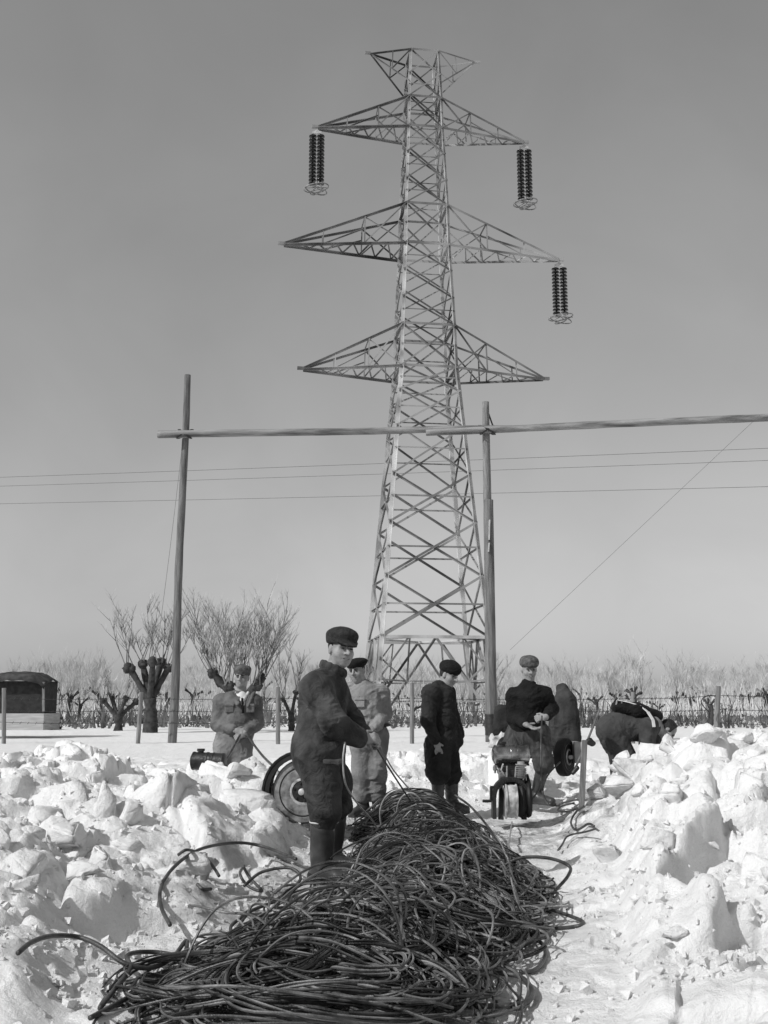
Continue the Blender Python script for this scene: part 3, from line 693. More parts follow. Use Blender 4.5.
me = bpy.data.meshes.new('canvas_hood'); bm.to_mesh(me); bm.free(); link('canvas_hood', me, mat('grey_canvas', .13, .9, .4, 5, .3), wag, smooth=True)
mb = MB(); rnd = random.Random(3)
for i in range(420):
    c = Vector(P(rnd.uniform(50, 88), 0, 40)); h = rnd.uniform(0, 1) ** .8; c = Vector((c.x, 40 + rnd.uniform(-.5, .5), .2 + h * .38))
    d = Vector((rnd.uniform(-1, 1), rnd.uniform(-.3, .3), rnd.uniform(-.25, .25))).normalized() * rnd.uniform(.2, .5); mb.tube([c - d, c + d], rnd.uniform(.02, .05), 5)
tag(mb.build('brush_pile', mat('dark_brush', .03, .9, .4), None, origin=(P(68, 726, 40))), 'low dark pile of cut branches on the snow right of the wagon', 'brush pile')

# ------------------------------------------------------------------ implicit surfaces for people, clothes and soft shapes
def smin(a, b, k):
    if k <= 0: return np.minimum(a, b)
    h = np.maximum(k - np.abs(a - b), 0) / k; return np.minimum(a, b) - h * h * k * .25
class Field:
    def __init__(s): s.pr = []
    def cap(s, a, b, r0, r1, k=.03, wide=None, q=1.0, op='+'):
        """tapered capsule; widened q times along the direction wide"""
        a, b = np.array(a, float), np.array(b, float); R_ = max(r0, r1) * max(q, 1)
        def fn(p):
            ab = b - a; t = np.clip(((p - a) @ ab) / max(ab @ ab, 1e-9), 0, 1); v = p - a - t[..., None] * ab
            if wide is not None and q != 1:
                u = np.array(wide, float); u = u / np.linalg.norm(u); c = v @ u; v = v - (c * (1 - 1 / q))[..., None] * u
            return np.sqrt((v ** 2).sum(-1)) - (r0 + (r1 - r0) * t)
        s.pr.append((fn, np.minimum(a, b) - R_, np.maximum(a, b) + R_, k, op)); return s
    def ell(s, c, r, M=None, k=.03, op='+', cut=None):
        c = np.array(c, float); r = np.array(r, float); M = np.eye(3) if M is None else np.array(M)   # columns = axes
        def fn(p):
            l = (p - c) @ M; k0 = np.sqrt(((l / r) ** 2).sum(-1)); k1 = np.sqrt(((l / r ** 2) ** 2).sum(-1)) + 1e-9
            d = k0 * (k0 - 1) / k1
            if cut is not None:
                for nrm, off in cut: d = np.maximum(d, l @ np.array(nrm, float) - off)
            return d
        R_ = r.max(); s.pr.append((fn, c - R_, c + R_, k, op)); return s
    def slab(s, c, half, M=None, rad=.01, k=.02, op='+'):
        c = np.array(c, float); half = np.array(half, float); M = np.eye(3) if M is None else np.array(M)
        def fn(p):
            l = np.abs((p - c) @ M) - half + rad; return np.sqrt((np.maximum(l, 0) ** 2).sum(-1)) + np.minimum(l.max(-1), 0) - rad
        R_ = np.linalg.norm(half); s.pr.append((fn, c - R_, c + R_, k, op)); return s
    def mesh(s, name, h):
        lo = np.min([q[1] for q in s.pr if q[4] == '+'], 0) - 3 * h; hi = np.max([q[2] for q in s.pr if q[4] == '+'], 0) + 3 * h
        n = np.ceil((hi - lo) / h).astype(int) + 1; F = np.full(n, .5, np.float32)
        ax = [lo[i] + h * np.arange(n[i]) for i in range(3)]
        for fn, a, b, k, op in s.pr:
            pad = k + 2 * h
            i0 = np.clip(np.floor((a - pad - lo) / h).astype(int), 0, n - 1); i1 = np.clip(np.ceil((b + pad - lo) / h).astype(int) + 1, 1, n)
            if (i1 <= i0).any(): continue
            g = np.stack(np.meshgrid(*[ax[i][i0[i]:i1[i]] for i in range(3)], indexing='ij'), -1)
            d = fn(g).astype(np.float32); sl = tuple(slice(i0[i], i1[i]) for i in range(3))
            F[sl] = smin(F[sl], d, k) if op == '+' else -smin(-F[sl], d, k)
        return nets(name, F, lo, h)
def nets(name, F, lo, h):
    I = F < 0; nx, ny, nz = F.shape
    cs = [(a, b, c) for a in (0, 1) for b in (0, 1) for c in (0, 1)]
    cnt = sum(I[a:nx - 1 + a, b:ny - 1 + b, c:nz - 1 + c].astype(np.int8) for a, b, c in cs)
    act = np.argwhere((cnt > 0) & (cnt < 8)); idx = np.full((nx, ny, nz), -1, np.int32); idx[act[:, 0], act[:, 1], act[:, 2]] = np.arange(len(act))
    val = {c: F[act[:, 0] + c[0], act[:, 1] + c[1], act[:, 2] + c[2]] for c in cs}
    pos = np.zeros((len(act), 3)); w_ = np.zeros(len(act))
    for c in cs:
        for ax in range(3):
            if c[ax]: continue
            d = list(c); d[ax] = 1; d = tuple(d); a, b = val[c], val[d]; m = (a < 0) != (b < 0)
            t = np.where(m, a / np.where(m, a - b, 1), 0); q = np.array(c, float)[None] + t[:, None] * np.eye(3)[ax][None]
            pos += q * m[:, None]; w_ += m
    V = lo + (act + pos / w_[:, None]) * h
    quads = []
    for ax in range(3):
        o1, o2 = [i for i in range(3) if i != ax]
        sl0 = [slice(1, None)] * 3; sl1 = [slice(1, None)] * 3; sl0[ax] = slice(0, -1)
        A = I[tuple(sl0)]; sl1[ax] = slice(1, None); B = I[tuple(sl1)]
        e = np.argwhere(A != B); off = np.array([1, 1, 1]); off[ax] = 0; e = e + off
        d1 = np.zeros(3, int); d1[o1] = 1; d2 = np.zeros(3, int); d2[o2] = 1
        g = lambda q: idx[q[:, 0], q[:, 1], q[:, 2]]
        Q = np.stack([g(e), g(e - d1), g(e - d1 - d2), g(e - d2)], 1)
        ins = I[e[:, 0], e[:, 1], e[:, 2]]
        flip = ins if ax != 1 else ~ins
        Q[flip] = Q[flip][:, ::-1]; quads.append(Q[(Q >= 0).all(1)])
    Q = np.concatenate(quads)[:, ::-1]
    me = bpy.data.meshes.new(name); me.vertices.add(len(V)); me.vertices.foreach_set('co', V.ravel())
    me.loops.add(Q.size); me.loops.foreach_set('vertex_index', Q.ravel().astype(np.int32))
    me.polygons.add(len(Q)); me.polygons.foreach_set('loop_start', np.arange(0, Q.size, 4, dtype=np.int32)); me.update(calc_edges=True)
    return me
def wrinkle(me, amp=.008, f=(7, 7, 16), seed=0, fine=.4):
    n = len(me.vertices); co = np.empty(n * 3); me.vertices.foreach_get('co', co); co = co.reshape(-1, 3)
    nr = np.empty(n * 3); me.vertices.foreach_get('normal', nr); nr = nr.reshape(-1, 3)
    x, y, z = co.T; wz = z + .12 * (vnoise(x * 5 + seed, y * 5, z * 4) - .5) * 2 + .35 * (x - x.mean()) * math.sin(seed)
    a = vnoise(x * f[0] + 30 + seed, y * f[1] + 30, wz * f[2] + 30); r = 1 - np.abs(2 * a - 1) * 1.6
    b = vnoise(x * f[0] * 2.3 + seed, y * f[1] * 2.3 + 9, wz * f[2] * 1.9); r2 = 1 - np.abs(2 * b - 1) * 1.6
    msk = np.clip(vnoise(x * 4 + 9, y * 4, z * 4 + seed) * 1.8 - .3, 0.15, 1)
    r3 = 1 - np.abs(2 * vnoise(x * 19 + seed, y * 19, wz * 31) - 1) * 1.6
    co = co + nr * ((r * msk + (fine + .15) * r2 * msk + .14 * r3) * amp * 1.55)[:, None]
    me.vertices.foreach_set('co', co.ravel()); me.update()
def frame(fwd, up=(0, 0, 1)):
    f_ = np.array(fwd, float); f_ /= np.linalg.norm(f_); u = np.array(up, float); r_ = np.cross(f_, u); r_ /= np.linalg.norm(r_); u = np.cross(r_, f_)
    return np.stack([r_, f_, u], 1)      # columns: person's right, forward, up
def head(F, c, M, h):
    L = lambda x, y, z: c + h * (M @ np.array([x, y, z]))
    F.ell(L(0, -.04, .12), h * np.array([.315, .40, .37]), M, .02)
    F.ell(L(0, .1, -.12), h * np.array([.275, .30, .33]), M, .03)
    F.ell(L(0, .17, -.33), h * np.array([.21, .185, .15]), M, .03)
    F.ell(L(0, .27, -.41), h * np.array([.10, .09, .08]), M, .02)
    F.cap(L(-.15, .30, .115), L(.15, .30, .115), h * .06, h * .06, .02)
    for s in (-1, 1):
        F.ell(L(.16 * s, .24, -.12), h * np.array([.11, .12, .12]), M, .025)
        F.ell(L(.135 * s, .42, .03), h * np.array([.095, .085, .055]), M, .02, op='-')
        F.ell(L(.325 * s, -.02, -.03), h * np.array([.045, .09, .14]), M, .008)
    F.cap(L(0, .37, .08), L(0, .515, -.10), h * .038, h * .056, .01)
    for s in (-1, 1): F.ell(L(.055 * s, .43, -.11), h * np.array([.045, .05, .035]), M, .008)
    F.ell(L(0, .375, -.215), h * np.array([.115, .045, .028]), M, .008); F.ell(L(0, .365, -.285), h * np.array([.095, .045, .030]), M, .008)
    F.cap(L(-.10, .425, -.25), L(.10, .425, -.25), h * .016, h * .016, .006, op='-')
    return L
def hand(F, w_, d, up, side, curl=.5, size=.185):
    """w_ wrist, d direction of the palm, up = back of the hand, side = direction of the thumb"""
    d = np.array(d, float); d /= np.linalg.norm(d); up = np.array(up, float); up -= d * (up @ d); up /= np.linalg.norm(up)
    sd_ = np.cross(d, up); sd_ = sd_ * (1 if sd_ @ np.array(side, float) > 0 else -1); w_ = np.array(w_, float); s = size
    F.cap(w_, w_ + d * .12 * s, .026, .026, .02, sd_, 1.15)
    F.cap(w_ + d * .16 * s, w_ + d * .44 * s, .019, .017, .015, sd_, 2.0)
    for k, ln in enumerate((.42, .47, .43, .34)):
        p = w_ + d * .47 * s + sd_ * (.033 - .0215 * k); c_ = d; u = up
        for j, fr in enumerate((.46, .31, .23)):
            an = curl * (.75, 1.05, .8)[j]; c_, u = c_ * math.cos(an) - u * math.sin(an), u * math.cos(an) + c_ * math.sin(an)
            q = p + c_ * ln * s * fr * 1.05; F.cap(p, q, .0105 - .001 * j, .0098 - .001 * j, .004); p = q
    b = w_ + d * .14 * s + sd_ * .024; t1 = b + (d * .55 + sd_ * .7 - up * .35) * .045; t2 = t1 + (d * .85 + sd_ * .25 - up * .5) * .036
    F.cap(b, t1, .014, .0125, .008); F.cap(t1, t2, .0115, .0095, .004)
def skinobj(name, F, res, m, parent, wr=None, seed=0, smooth=True):
    me = F.mesh(name, res)
    if wr: wrinkle(me, *wr, seed=seed)
    return link(name, me, m, parent, smooth=smooth)
def boot(F, ankle, toe, top, r_top, r_an, k=.02):
    a, t, p = np.array(ankle), np.array(toe), np.array(top); d = t - a; d[2] = 0; L = np.linalg.norm(d); d /= L; sd_ = np.array([-d[1], d[0], 0])
    F.cap(p, a + np.array([0, 0, .02]), r_top, r_an, k); zb = t[2]
    heel = a - d * .05; heel[2] = zb + .035
    F.cap(heel, a + d * .03 + np.array([0, 0, zb + .06 - a[2]]), .042, .05, .03)
    tt = a + d * L; tt[2] = zb + .038; F.cap(a + d * .02 + np.array([0, 0, zb + .065 - a[2]]), tt, .05, .036, .04, sd_, 1.15)
    F.slab((heel + tt) / 2 + np.array([0, 0, -.03]), (L / 2 + .045, .045, .014), np.stack([d, sd_, [0, 0, 1]], 1), .01, .004)

# ------------------------------------------------------------------ people
cl_dark = mat('dark_work_cloth', .030, .92, .45, 6, .5, 28, v2=.075)
cl_black = mat('black_wool', .010, .95, .4, 8, .5, 60)
cl_navy = mat('dark_overall_cloth', .022, .9, .45, 7, .45, 30)
cl_grey = mat('grey_work_cloth', .24, .92, .28, 7, .4, 35)
cl_mid = mat('mid_grey_cloth', .13, .92, .3, 7, .4, 35)
cl_trs = mat('grey_trouser_cloth', .19, .92, .3, 6, .4, 30)
cl_stripe = mat('striped_trouser_cloth', .062, .92, .35, 8, .4, 40, streak=(3, 3, .5))
cl_bend = mat('heavy_grey_cloth', .055, .92, .35, 6, .4, 35)
boot_m = mat('rubber_boot', .05, .38, .35, 9, .15, 20, spec=.5)
shirt = mat('white_shirt', .62, .85, .1, 9, .2)
cap_m = mat('wool_cap', .03, .95, .4, 30, .6, 90)
cap_l = mat('pale_wool_cap', .10, .95, .4, 30, .6, 90)
belt_m = mat('leather_belt', .02, .5, .3, 20, .2)
for _m in (cl_dark, cl_black, cl_navy, cl_grey, cl_mid, cl_trs, cl_stripe, cl_bend):
    for _q in _m.node_tree.nodes:
        if _q.type == 'BUMP': _q.inputs['Distance'].default_value = .05
        if _q.type == 'TEX_NOISE' and _q.inputs['Scale'].default_value > 20: _q.inputs['Roughness'].default_value = .62; _q.inputs['Distortion'].default_value = .8; _q.inputs['Scale'].default_value *= .5
def person(px, py, Y, lab, group=None):
    r = P(px, py, Y); return empty('person', r, lab, 'person', group)
def face_bits(L, h, M, par, brows=True, moust=False):
    for s in (-1, 1):
        F = Field(); F.ell(L(.135 * s, .375, .03), h * np.array([.055, .04, .022]), M); link('eye', F.mesh('eye', .003), eye_m, par, smooth=True)
        if s > 0:
            F = Field(); F.cap(L(-.09, .385, -.252), L(.09, .385, -.252), h * .016, h * .016); link('mouth', F.mesh('mouth', .0025), mat('lip_shade', .07), par, smooth=True)
        if brows:
            F = Field(); F.cap(L(.07 * s, .395, .105), L(.2 * s, .355, .115), h * .028, h * .02); link('eyebrow', F.mesh('eyebrow', .003), hair_m, par, smooth=True)
def hairdo(L, h, M, par, res=.006):
    F = Field(); F.ell(L(0, -.07, .12), h * np.array([.335, .405, .385]), M, cut=[(np.array([0, 1, .25]), h * .16), (np.array([0, .35, -1]), h * .36)])
    link('hair', F.mesh('hair', res), hair_m, par, smooth=True)
def flat_cap(L, h, M, par, m, tilt=0, big=1.0, brim=True, res=.006, name='cap'):
    F = Field(); F.ell(L(0, -.04, .25), h * np.array([.385, .455, .34]) * big, M, .02, cut=[((0, 0, -1), h * .10)])
    F.ell(L(0, .01, .41), h * np.array([.41, .45, .18]) * big, M, .04)
    if brim: F.cap(L(-.17, .42, .17), L(.17, .42, .17), h * .035, h * .035, .01); F.cap(L(0, .36, .2), L(0, .66, .10), h * .05, h * .026, .02, wide=M[:, 0], q=6)
    me = F.mesh(name, res); wrinkle(me, .004, (14, 14, 14), 3); return link(name, me, m, par, smooth=True)
def beret(L, h, M, par, m, shift=(0, 0), res=.006, high=1.0):
    F = Field(); F.ell(L(0, -.02, .26), h * np.array([.36, .45, .16]), M, .02)
    F.ell(L(shift[0], shift[1], .38), h * np.array([.47, .52, .17 * high]), M, .04)
    me = F.mesh('beret', res); wrinkle(me, .004, (12, 12, 12), 4); return link('beret', me, m, par, smooth=True)

# ---- nearest man, in profile with his head turned to the camera
Y = 7.15; Q = lambda px, py, dy=0: P(px, py, Y, dy)
pz = gz(Q(322, 884)[0], Y)
man = person(322, 884, Y, 'nearest man, in baggy dark overalls, flat cap and high rubber boots, pulling wire')
hc, hM, hh = Q(341, 649.5), frame((.56, -1, -.08), (.10, 0, 1)), .24
F = Field(); L = head(F, hc, hM, hh)
F.cap(L(0, -.1, -.25), Q(331, 678), .058, .066, .03)
F.cap(Q(326, 688), Q(321, 745), .11, .12, .06, (-.3, -.9, 0), 1.3)
shN, elN, wrN = Q(317, 688, -.18), Q(334, 724, -.27), Q(361, 739, -.20)
shF, elF, wrF = Q(330, 686, .18), Q(349, 722, .2), Q(364, 735, -.02)
for a_, b_, c_ in ((shN, elN, wrN), (shF, elF, wrF)):
    F.cap(a_, b_, .055, .042, .04); F.cap(b_, c_, .042, .028, .02)
hpN, knN, anN = Q(317, 756, -.09), Q(328, 818, -.13), Q(321, 876, -.08)
hpF, knF, anF = Q(324, 756, .10), Q(333, 812, .16), Q(330, 868, .22)
for a_, b_, c_ in ((hpN, knN, anN), (hpF, knF, anF)):
    F.cap(a_, b_, .08, .055, .04); F.cap(b_, c_, .055, .04, .03)
hand(F, wrN, (.9, .25, .05), (.2, -.9, .45), (.0, -.2, 1), 1.15, .2)
hand(F, wrF, (.95, -.1, -.35), (.3, -.6, .8), (-.1, -.8, .3), 1.2, .19)
skinobj('body', F, .006, skin, man)
face_bits(L, hh, hM, man); hairdo(L, hh, hM, man)
flat_cap(L, hh, hM, man, cap_m, big=1.04, res=.005)
F = Field(); W_ = (-.3, -.95, 0)
F.cap(Q(326, 692, .02), Q(323, 722, 0), .14, .14, .06, W_, 1.3); F.cap(shN, shF, .095, .085, .07)
F.cap(Q(314, 690, 0), Q(315, 715, 0), .09, .09, .08); F.cap(Q(330, 678), Q(326, 690), .075, .12, .05)
F.cap(shN, elN, .088, .078, .05); F.cap(elN, wrN + (elN - wrN) * .12, .078, .05, .04)
F.cap(shF, elF, .09, .08, .05); F.cap(elF, wrF + (elF - wrF) * .12, .08, .052, .04)
F.cap(Q(322, 722), Q(322, 728), .14, .138, .03, W_, 1.2)
skinobj('overall_top', F, .0075, cl_dark, man, (.011, (7, 7, 15)), 2)
F = Field(); nk = Q(333.5, 671)
for k in range(10):
    t0_, t1_ = [2 * math.pi * q / 10 for q in (k, k + 1)]
    if k in (0,): continue
    g_ = lambda t: nk + np.array([.075 * math.cos(t), -.07 * math.sin(t), .012 - .03 * math.cos(t)])
    F.cap(g_(t0_), g_(t1_), .016, .016, .01, (0, 0, 1), 1.9)
skinobj('collar', F, .006, cl_dark, man, (.003, (14, 14, 14)), 5)
F = Field()
F.cap(Q(321, 728), Q(320, 748), .150, .155, .05, W_, 1.15); F.cap(Q(309, 748, 0), Q(311, 765, 0), .09, .08, .08)
F.cap(hpN, Q(323, 790, -.12), .138, .108, .06); F.cap(Q(323, 790, -.12), Q(325, 811, -.13), .108, .104, .05); F.cap(Q(325, 811, -.13), Q(324, 820, -.12), .098, .084, .02)
F.cap(hpF, Q(334, 786, .12), .128, .10, .05); F.cap(Q(334, 786, .12), Q(338, 805, .16), .10, .085, .05)
skinobj('overall_trousers', F, .0075, cl_dark, man, (.012, (6, 6, 11)), 7)
F = Field()
F.slab(Q(334, 762, -.272), (.07, .010, .014), frame((-.30, -1, 0)), .006, .004); skinobj('pocket_flap', F, .006, cl_dark, man, (.004, (12, 12, 12)), 3)
for a_, kt, ty in ((anN, Q(323.5, 812, -.12), (343, 884, -.13)), (anF, Q(337, 800, .17), (356, 872, .17))):
    F = Field(); boot(F, a_, Q(*ty), kt, .082, .062); skinobj('boot', F, .0075, boot_m, man, (.004, (7, 7, 10)), 1)
F = Field(); e0 = Q(324, 822, -.12)
F.cap(e0 + np.array([-.005, 0, 0]), e0 + np.array([.005, 0, .0]), .091, .091, .0, (0, 0, 1), .2); skinobj('sock_cuff', F, .005, shirt, man)

# ---- man in the light jacket behind him
Y = 10.9; Q = lambda px, py, dy=0: P(px, py, Y, dy)
m2 = person(371, 817, Y, 'man in light grey jacket, dark belt and black beret just behind the nearest man')
hc, hM, hh = Q(357, 671), frame((-.42, -1, -.14), (-.12, 0, 1)), .232
F = Field(); L = head(F, hc, hM, hh); F.cap(L(0, -.1, -.25), Q(364, 689), .055, .065, .03)
F.cap(Q(366, 698), Q(369, 728), .11, .12, .05, (1, .2, 0), 1.3)
s1, e1_, w1 = Q(381, 693, .02), Q(385, 713, .05), Q(374, 729, -.22); s2, e2_, w2 = Q(350, 692, .05), Q(346, 712, .0), Q(358, 727, -.22)
for a_, b_, c_ in ((s1, e1_, w1), (s2, e2_, w2)): F.cap(a_, b_, .05, .04, .03); F.cap(b_, c_, .04, .028, .02)
hips = [(Q(377, 738), Q(376, 775, -.04), Q(378, 810)), (Q(362, 738), Q(361, 775, -.04), Q(364, 810))]
for a_, b_, c_ in hips: F.cap(a_, b_, .08, .055, .04); F.cap(b_, c_, .05, .04, .03)
hand(F, w1, (-.8, -.5, .1), (0, -.6, .8), (0, -1, .4), 1.0, .185); hand(F, w2, (.8, -.5, -.1), (0, -.6, .8), (0, -1, .4), 1.0, .185)
skinobj('body', F, .0065, skin, m2); face_bits(L, hh, hM, m2); hairdo(L, hh, hM, m2)
beret(L, hh, hM, m2, cl_black, (-.05, -.05), high=1.1)
F = Field(); F.cap(Q(366, 697), Q(369, 722), .14, .145, .06, (1, .2, 0), 1.28); F.cap(s1, s2, .075, .075, .06); F.cap(Q(364, 687), Q(365, 697), .065, .11, .05)
F.cap(s1, e1_, .08, .072, .04); F.cap(e1_, w1 + (e1_ - w1) * .1, .072, .048, .03); F.cap(s2, e2_, .08, .072, .04); F.cap(e2_, w2 + (e2_ - w2) * .1, .072, .048, .03)
skinobj('jacket', F, .0085, cl_grey, m2, (.010, (8, 8, 17)), 11)
F = Field()
F.slab(Q(360, 703, -.150), (.05, .01, .045), frame((-.2, -1, .1)), .006, .01); F.slab(Q(360, 699, -.156), (.054, .01, .014), frame((-.2, -1, .1)), .005, .004)
skinobj('breast_pocket', F, .006, cl_grey, m2)
F = Field(); nk = Q(362, 688)
for k in range(10):
    if k == 3: continue
    t0_, t1_ = [2 * math.pi * q / 10 for q in (k, k + 1)]; g_ = lambda t: nk + np.array([.075 * math.cos(t), -.07 * math.sin(t), .01 + .02 * math.cos(t) - .02 * math.sin(t)])
    F.cap(g_(t0_), g_(t1_), .013, .013, .01, (0, 0, 1), 1.8)
skinobj('collar', F, .006, cl_mid, m2)
F = Field(); F.cap(Q(366, 727), Q(374, 725.5), .125, .13, .02, (0, 0, 1), .22); F.cap(Q(362, 727.5, -.03), Q(377, 725, -.03), .15, .15, .02, (0, 0, 1), .17); skinobj('belt', F, .0075, belt_m, m2)
F = Field(); F.cap(Q(369, 731), Q(370, 744), .13, .14, .05, (1, .2, 0), 1.25)
for (a_, b_, c_), x_ in zip(hips, (1, -1)): F.cap(a_, b_, .112, .09, .04); F.cap(b_, b_ + (c_ - b_) * .55, .09, .085, .04)
skinobj('trousers', F, .0085, cl_trs, m2, (.010, (8, 8, 10)), 14)
for (a_, b_, c_), tx in zip(hips, (388, 352)):
    F = Field(); boot(F, c_, Q(tx, 817, -.16), b_ + (c_ - b_) * .35, .068, .055); skinobj('boot', F, .0085, boot_m, m2)

# ---- man in black with the tall beret
Y = 11.6; Q = lambda px, py, dy=0: P(px, py, Y, dy)
m3 = person(444, 812, Y, 'man in dark overalls and tall black beret looking down, behind the cable heap')
hc, hM, hh = Q(448.5, 675.5), frame((1, -.75, -.38), (.2, 0, 1)), .24
F = Field(); L = head(F, hc, hM, hh); F.cap(L(0, -.1, -.25), Q(440, 692), .055, .065, .03)
F.cap(Q(440, 698), Q(441, 730), .11, .12, .05, (.5, -1, 0), 1.25)
s1, e1_, w1 = Q(431, 693, -.15), Q(428, 721, -.18), Q(436, 742, -.2); s2, e2_, w2 = Q(448, 693, .16), Q(452, 716, .2), Q(458, 734, .1)
for a_, b_, c_ in ((s1, e1_, w1), (s2, e2_, w2)): F.cap(a_, b_, .05, .04, .03); F.cap(b_, c_, .04, .028, .02)
hips = [(Q(438, 745, -.07), Q(438, 774, -.1), Q(438, 806, -.08)), (Q(445, 745, .08), Q(451, 774, .06), Q(452, 806, .08))]
for a_, b_, c_ in hips: F.cap(a_, b_, .08, .055, .04); F.cap(b_, c_, .05, .04, .03)
hand(F, w1, (.25, -.1, -1), (-.2, -1, .1), (1, 0, 0), .55, .19); hand(F, w2, (.2, -.1, -1), (1, -.4, 0), (1, 0, 0), .8, .18)
skinobj('body', F, .0065, skin, m3); face_bits(L, hh, hM, m3); hairdo(L, hh, hM, m3)
beret(L, hh, hM, m3, cl_black, (0, -.02), high=1.9)
F = Field(); F.cap(Q(441, 697), Q(442, 722), .14, .145, .06, (.5, -1, 0), 1.22); F.cap(s1, s2, .075, .075, .06); F.cap(Q(440, 688), Q(440, 697), .068, .11, .05)
F.cap(s1, e1_, .083, .075, .04); F.cap(e1_, w1 + (e1_ - w1) * .1, .072, .05, .03); F.cap(s2, e2_, .08, .072, .04); F.cap(e2_, w2, .072, .06, .03)
skinobj('jacket', F, .0085, cl_navy, m3, (.010, (8, 8, 17)), 21)
F = Field(); nk = Q(441, 687.5)
for k in range(10):
    if k == 1: continue
    t0_, t1_ = [2 * math.pi * q / 10 for q in (k, k + 1)]; g_ = lambda t: nk + np.array([.07 * math.cos(t), -.07 * math.sin(t), .012 - .02 * math.cos(t)])
    F.cap(g_(t0_), g_(t1_), .014, .014, .01, (0, 0, 1), 2.0)
skinobj('collar', F, .006, cl_navy, m3)
F = Field(); F.cap(Q(442, 727), Q(443, 742), .138, .15, .05, (.5, -1, 0), 1.15)
for a_, b_, c_ in hips: F.cap(a_, b_, .125, .108, .04); F.cap(b_, b_ + (c_ - b_) * .12, .105, .08, .03)
F.cap(Q(455, 728, .05), Q(457, 742, .05), .05, .055, .05)
skinobj('trousers', F, .0085, cl_navy, m3, (.013, (8, 8, 13)), 24)
for (a_, b_, c_), tx in zip(hips, (450, 466)):
    F = Field(); boot(F, c_, Q(tx, 813, -.12), b_, .072, .055); skinobj('boot', F, .0085, boot_m, m3, (.006, (10, 10, 22)), 3)

# ---- man at the winch
Y = 11.75; Q = lambda px, py, dy=0: P(px, py, Y, dy)
m4 = person(537, 806, Y, 'man in black jersey and peaked cap holding a rope beside the motor winch')
hc, hM, hh = Q(529, 669), frame((.10, -1, -.22), (.0, 0, 1)), .245
F = Field(); L = head(F, hc, hM, hh); F.cap(L(0, -.1, -.25), Q(528, 687), .062, .075, .03)
F.cap(Q(529, 698), Q(528, 730), .12, .12, .05, (1, .1, 0), 1.3)
s1, e1_, w1 = Q(514, 696, 0), Q(513, 718, .0), Q(525, 724, -.26); s2, e2_, w2 = Q(544, 694, .0), Q(552, 709, .02), Q(546, 717, -.24)
for a_, b_, c_ in ((s1, e1_, w1), (s2, e2_, w2)): F.cap(a_, b_, .055, .042, .03); F.cap(b_, c_, .042, .029, .02)
hips = [(Q(518, 733, .05), Q(508, 757, -.14), Q(514, 800, .12)), (Q(538, 733), Q(543, 764, -.12), Q(535.5, 797, .0))]
for a_, b_, c_ in hips: F.cap(a_, b_, .08, .055, .04); F.cap(b_, c_, .05, .04, .03)
hand(F, w1, (.85, -.25, -.45), (-.3, .3, -.7), (.3, -.2, 1), .35, .19); hand(F, w2, (-.9, -.1, -.1), (0, -.9, .5), (0, 0, 1), 1.2, .185)
skinobj('body', F, .0065, skin, m4); face_bits(L, hh, hM, m4, brows=False); hairdo(L, hh, hM, m4)
F = Field(); F.ell(L(0, -.03, .25), hh * np.array([.39, .47, .24]), hM, .02, cut=[((0, 0, -1), hh * .10)]); F.ell(L(0, -.03, .40), hh * np.array([.34, .41, .17]), hM, .06)
me = F.mesh('cap', .006); wrinkle(me, .005, (14, 14, 14), 3); link('cap', me, cap_l, m4, smooth=True)
F = Field(); F.cap(L(0, .34, .19), L(0, .54, .15), hh * .04, hh * .026, .02, wide=hM[:, 0], q=6); link('cap_peak', F.mesh('cap_peak', .006), cap_m, m4, smooth=True)
F = Field(); F.cap(Q(529, 698), Q(528, 722), .145, .14, .06, (1, .1, 0), 1.25); F.cap(s1, s2, .075, .075, .07); F.cap(Q(528, 683.5), Q(529, 697), .07, .13, .05)
F.cap(s1, e1_, .078, .068, .04); F.cap(e1_, w1 + (e1_ - w1) * .12, .066, .042, .03); F.cap(s2, e2_, .078, .068, .04); F.cap(e2_, w2 + (e2_ - w2) * .15, .066, .042, .03)
F.cap(Q(527, 722), Q(526, 727), .15, .14, .02, (1, .1, 0), 1.25)
skinobj('jersey', F, .0085, cl_black, m4, (.008, (9, 9, 16)), 31)
F = Field(); F.cap(Q(528, 728), Q(528, 738), .13, .14, .05, (1, .1, 0), 1.25)
for a_, b_, c_ in hips: F.cap(a_, b_, .12, .10, .05); F.cap(b_, b_ + (c_ - b_) * .12, .10, .075, .03)
skinobj('breeches', F, .0085, cl_stripe, m4, (.010, (9, 9, 9)), 33)
for (a_, b_, c_), t_ in zip(hips, (Q(505, 806, -.1), Q(552, 805, -.2))):
    F = Field(); boot(F, c_, t_, b_ + (c_ - b_) * .05, .066, .052); skinobj('boot', F, .0085, boot_m, m4, (.005, (10, 10, 20)), 3)

# ---- bending man at the right
Y = 12.6; Q = lambda px, py, dy=0: P(px, py, Y, dy)
m5 = person(618, 782, Y, 'bareheaded man bending over the right snow bank, dark roll on his back')
hc, hM, hh = Q(667.5, 730), frame((.55, -.25, -1), (.9, 0, .3)), .235
F = Field(); L = head(F, hc, hM, hh); F.cap(L(0, -.1, -.25), Q(654, 724), .055, .065, .03)
F.cap(Q(650, 724), Q(617, 724), .13, .13, .05, (0, 1, 0), 1.25)
s1, e1_, w1 = Q(649, 727, -.17), Q(647, 746, -.2), Q(643, 765, -.2); s2, e2_, w2 = Q(651, 726, .17), Q(655, 742, .2), Q(656, 760, .2)
for a_, b_, c_ in ((s1, e1_, w1), (s2, e2_, w2)): F.cap(a_, b_, .052, .042, .03); F.cap(b_, c_, .04, .028, .02)
hips = [(Q(612, 732, .08), Q(619, 757, .08), Q(619, 782, .1)), (Q(614, 732, -.08), Q(627, 757, -.10), Q(620, 782, -.12))]
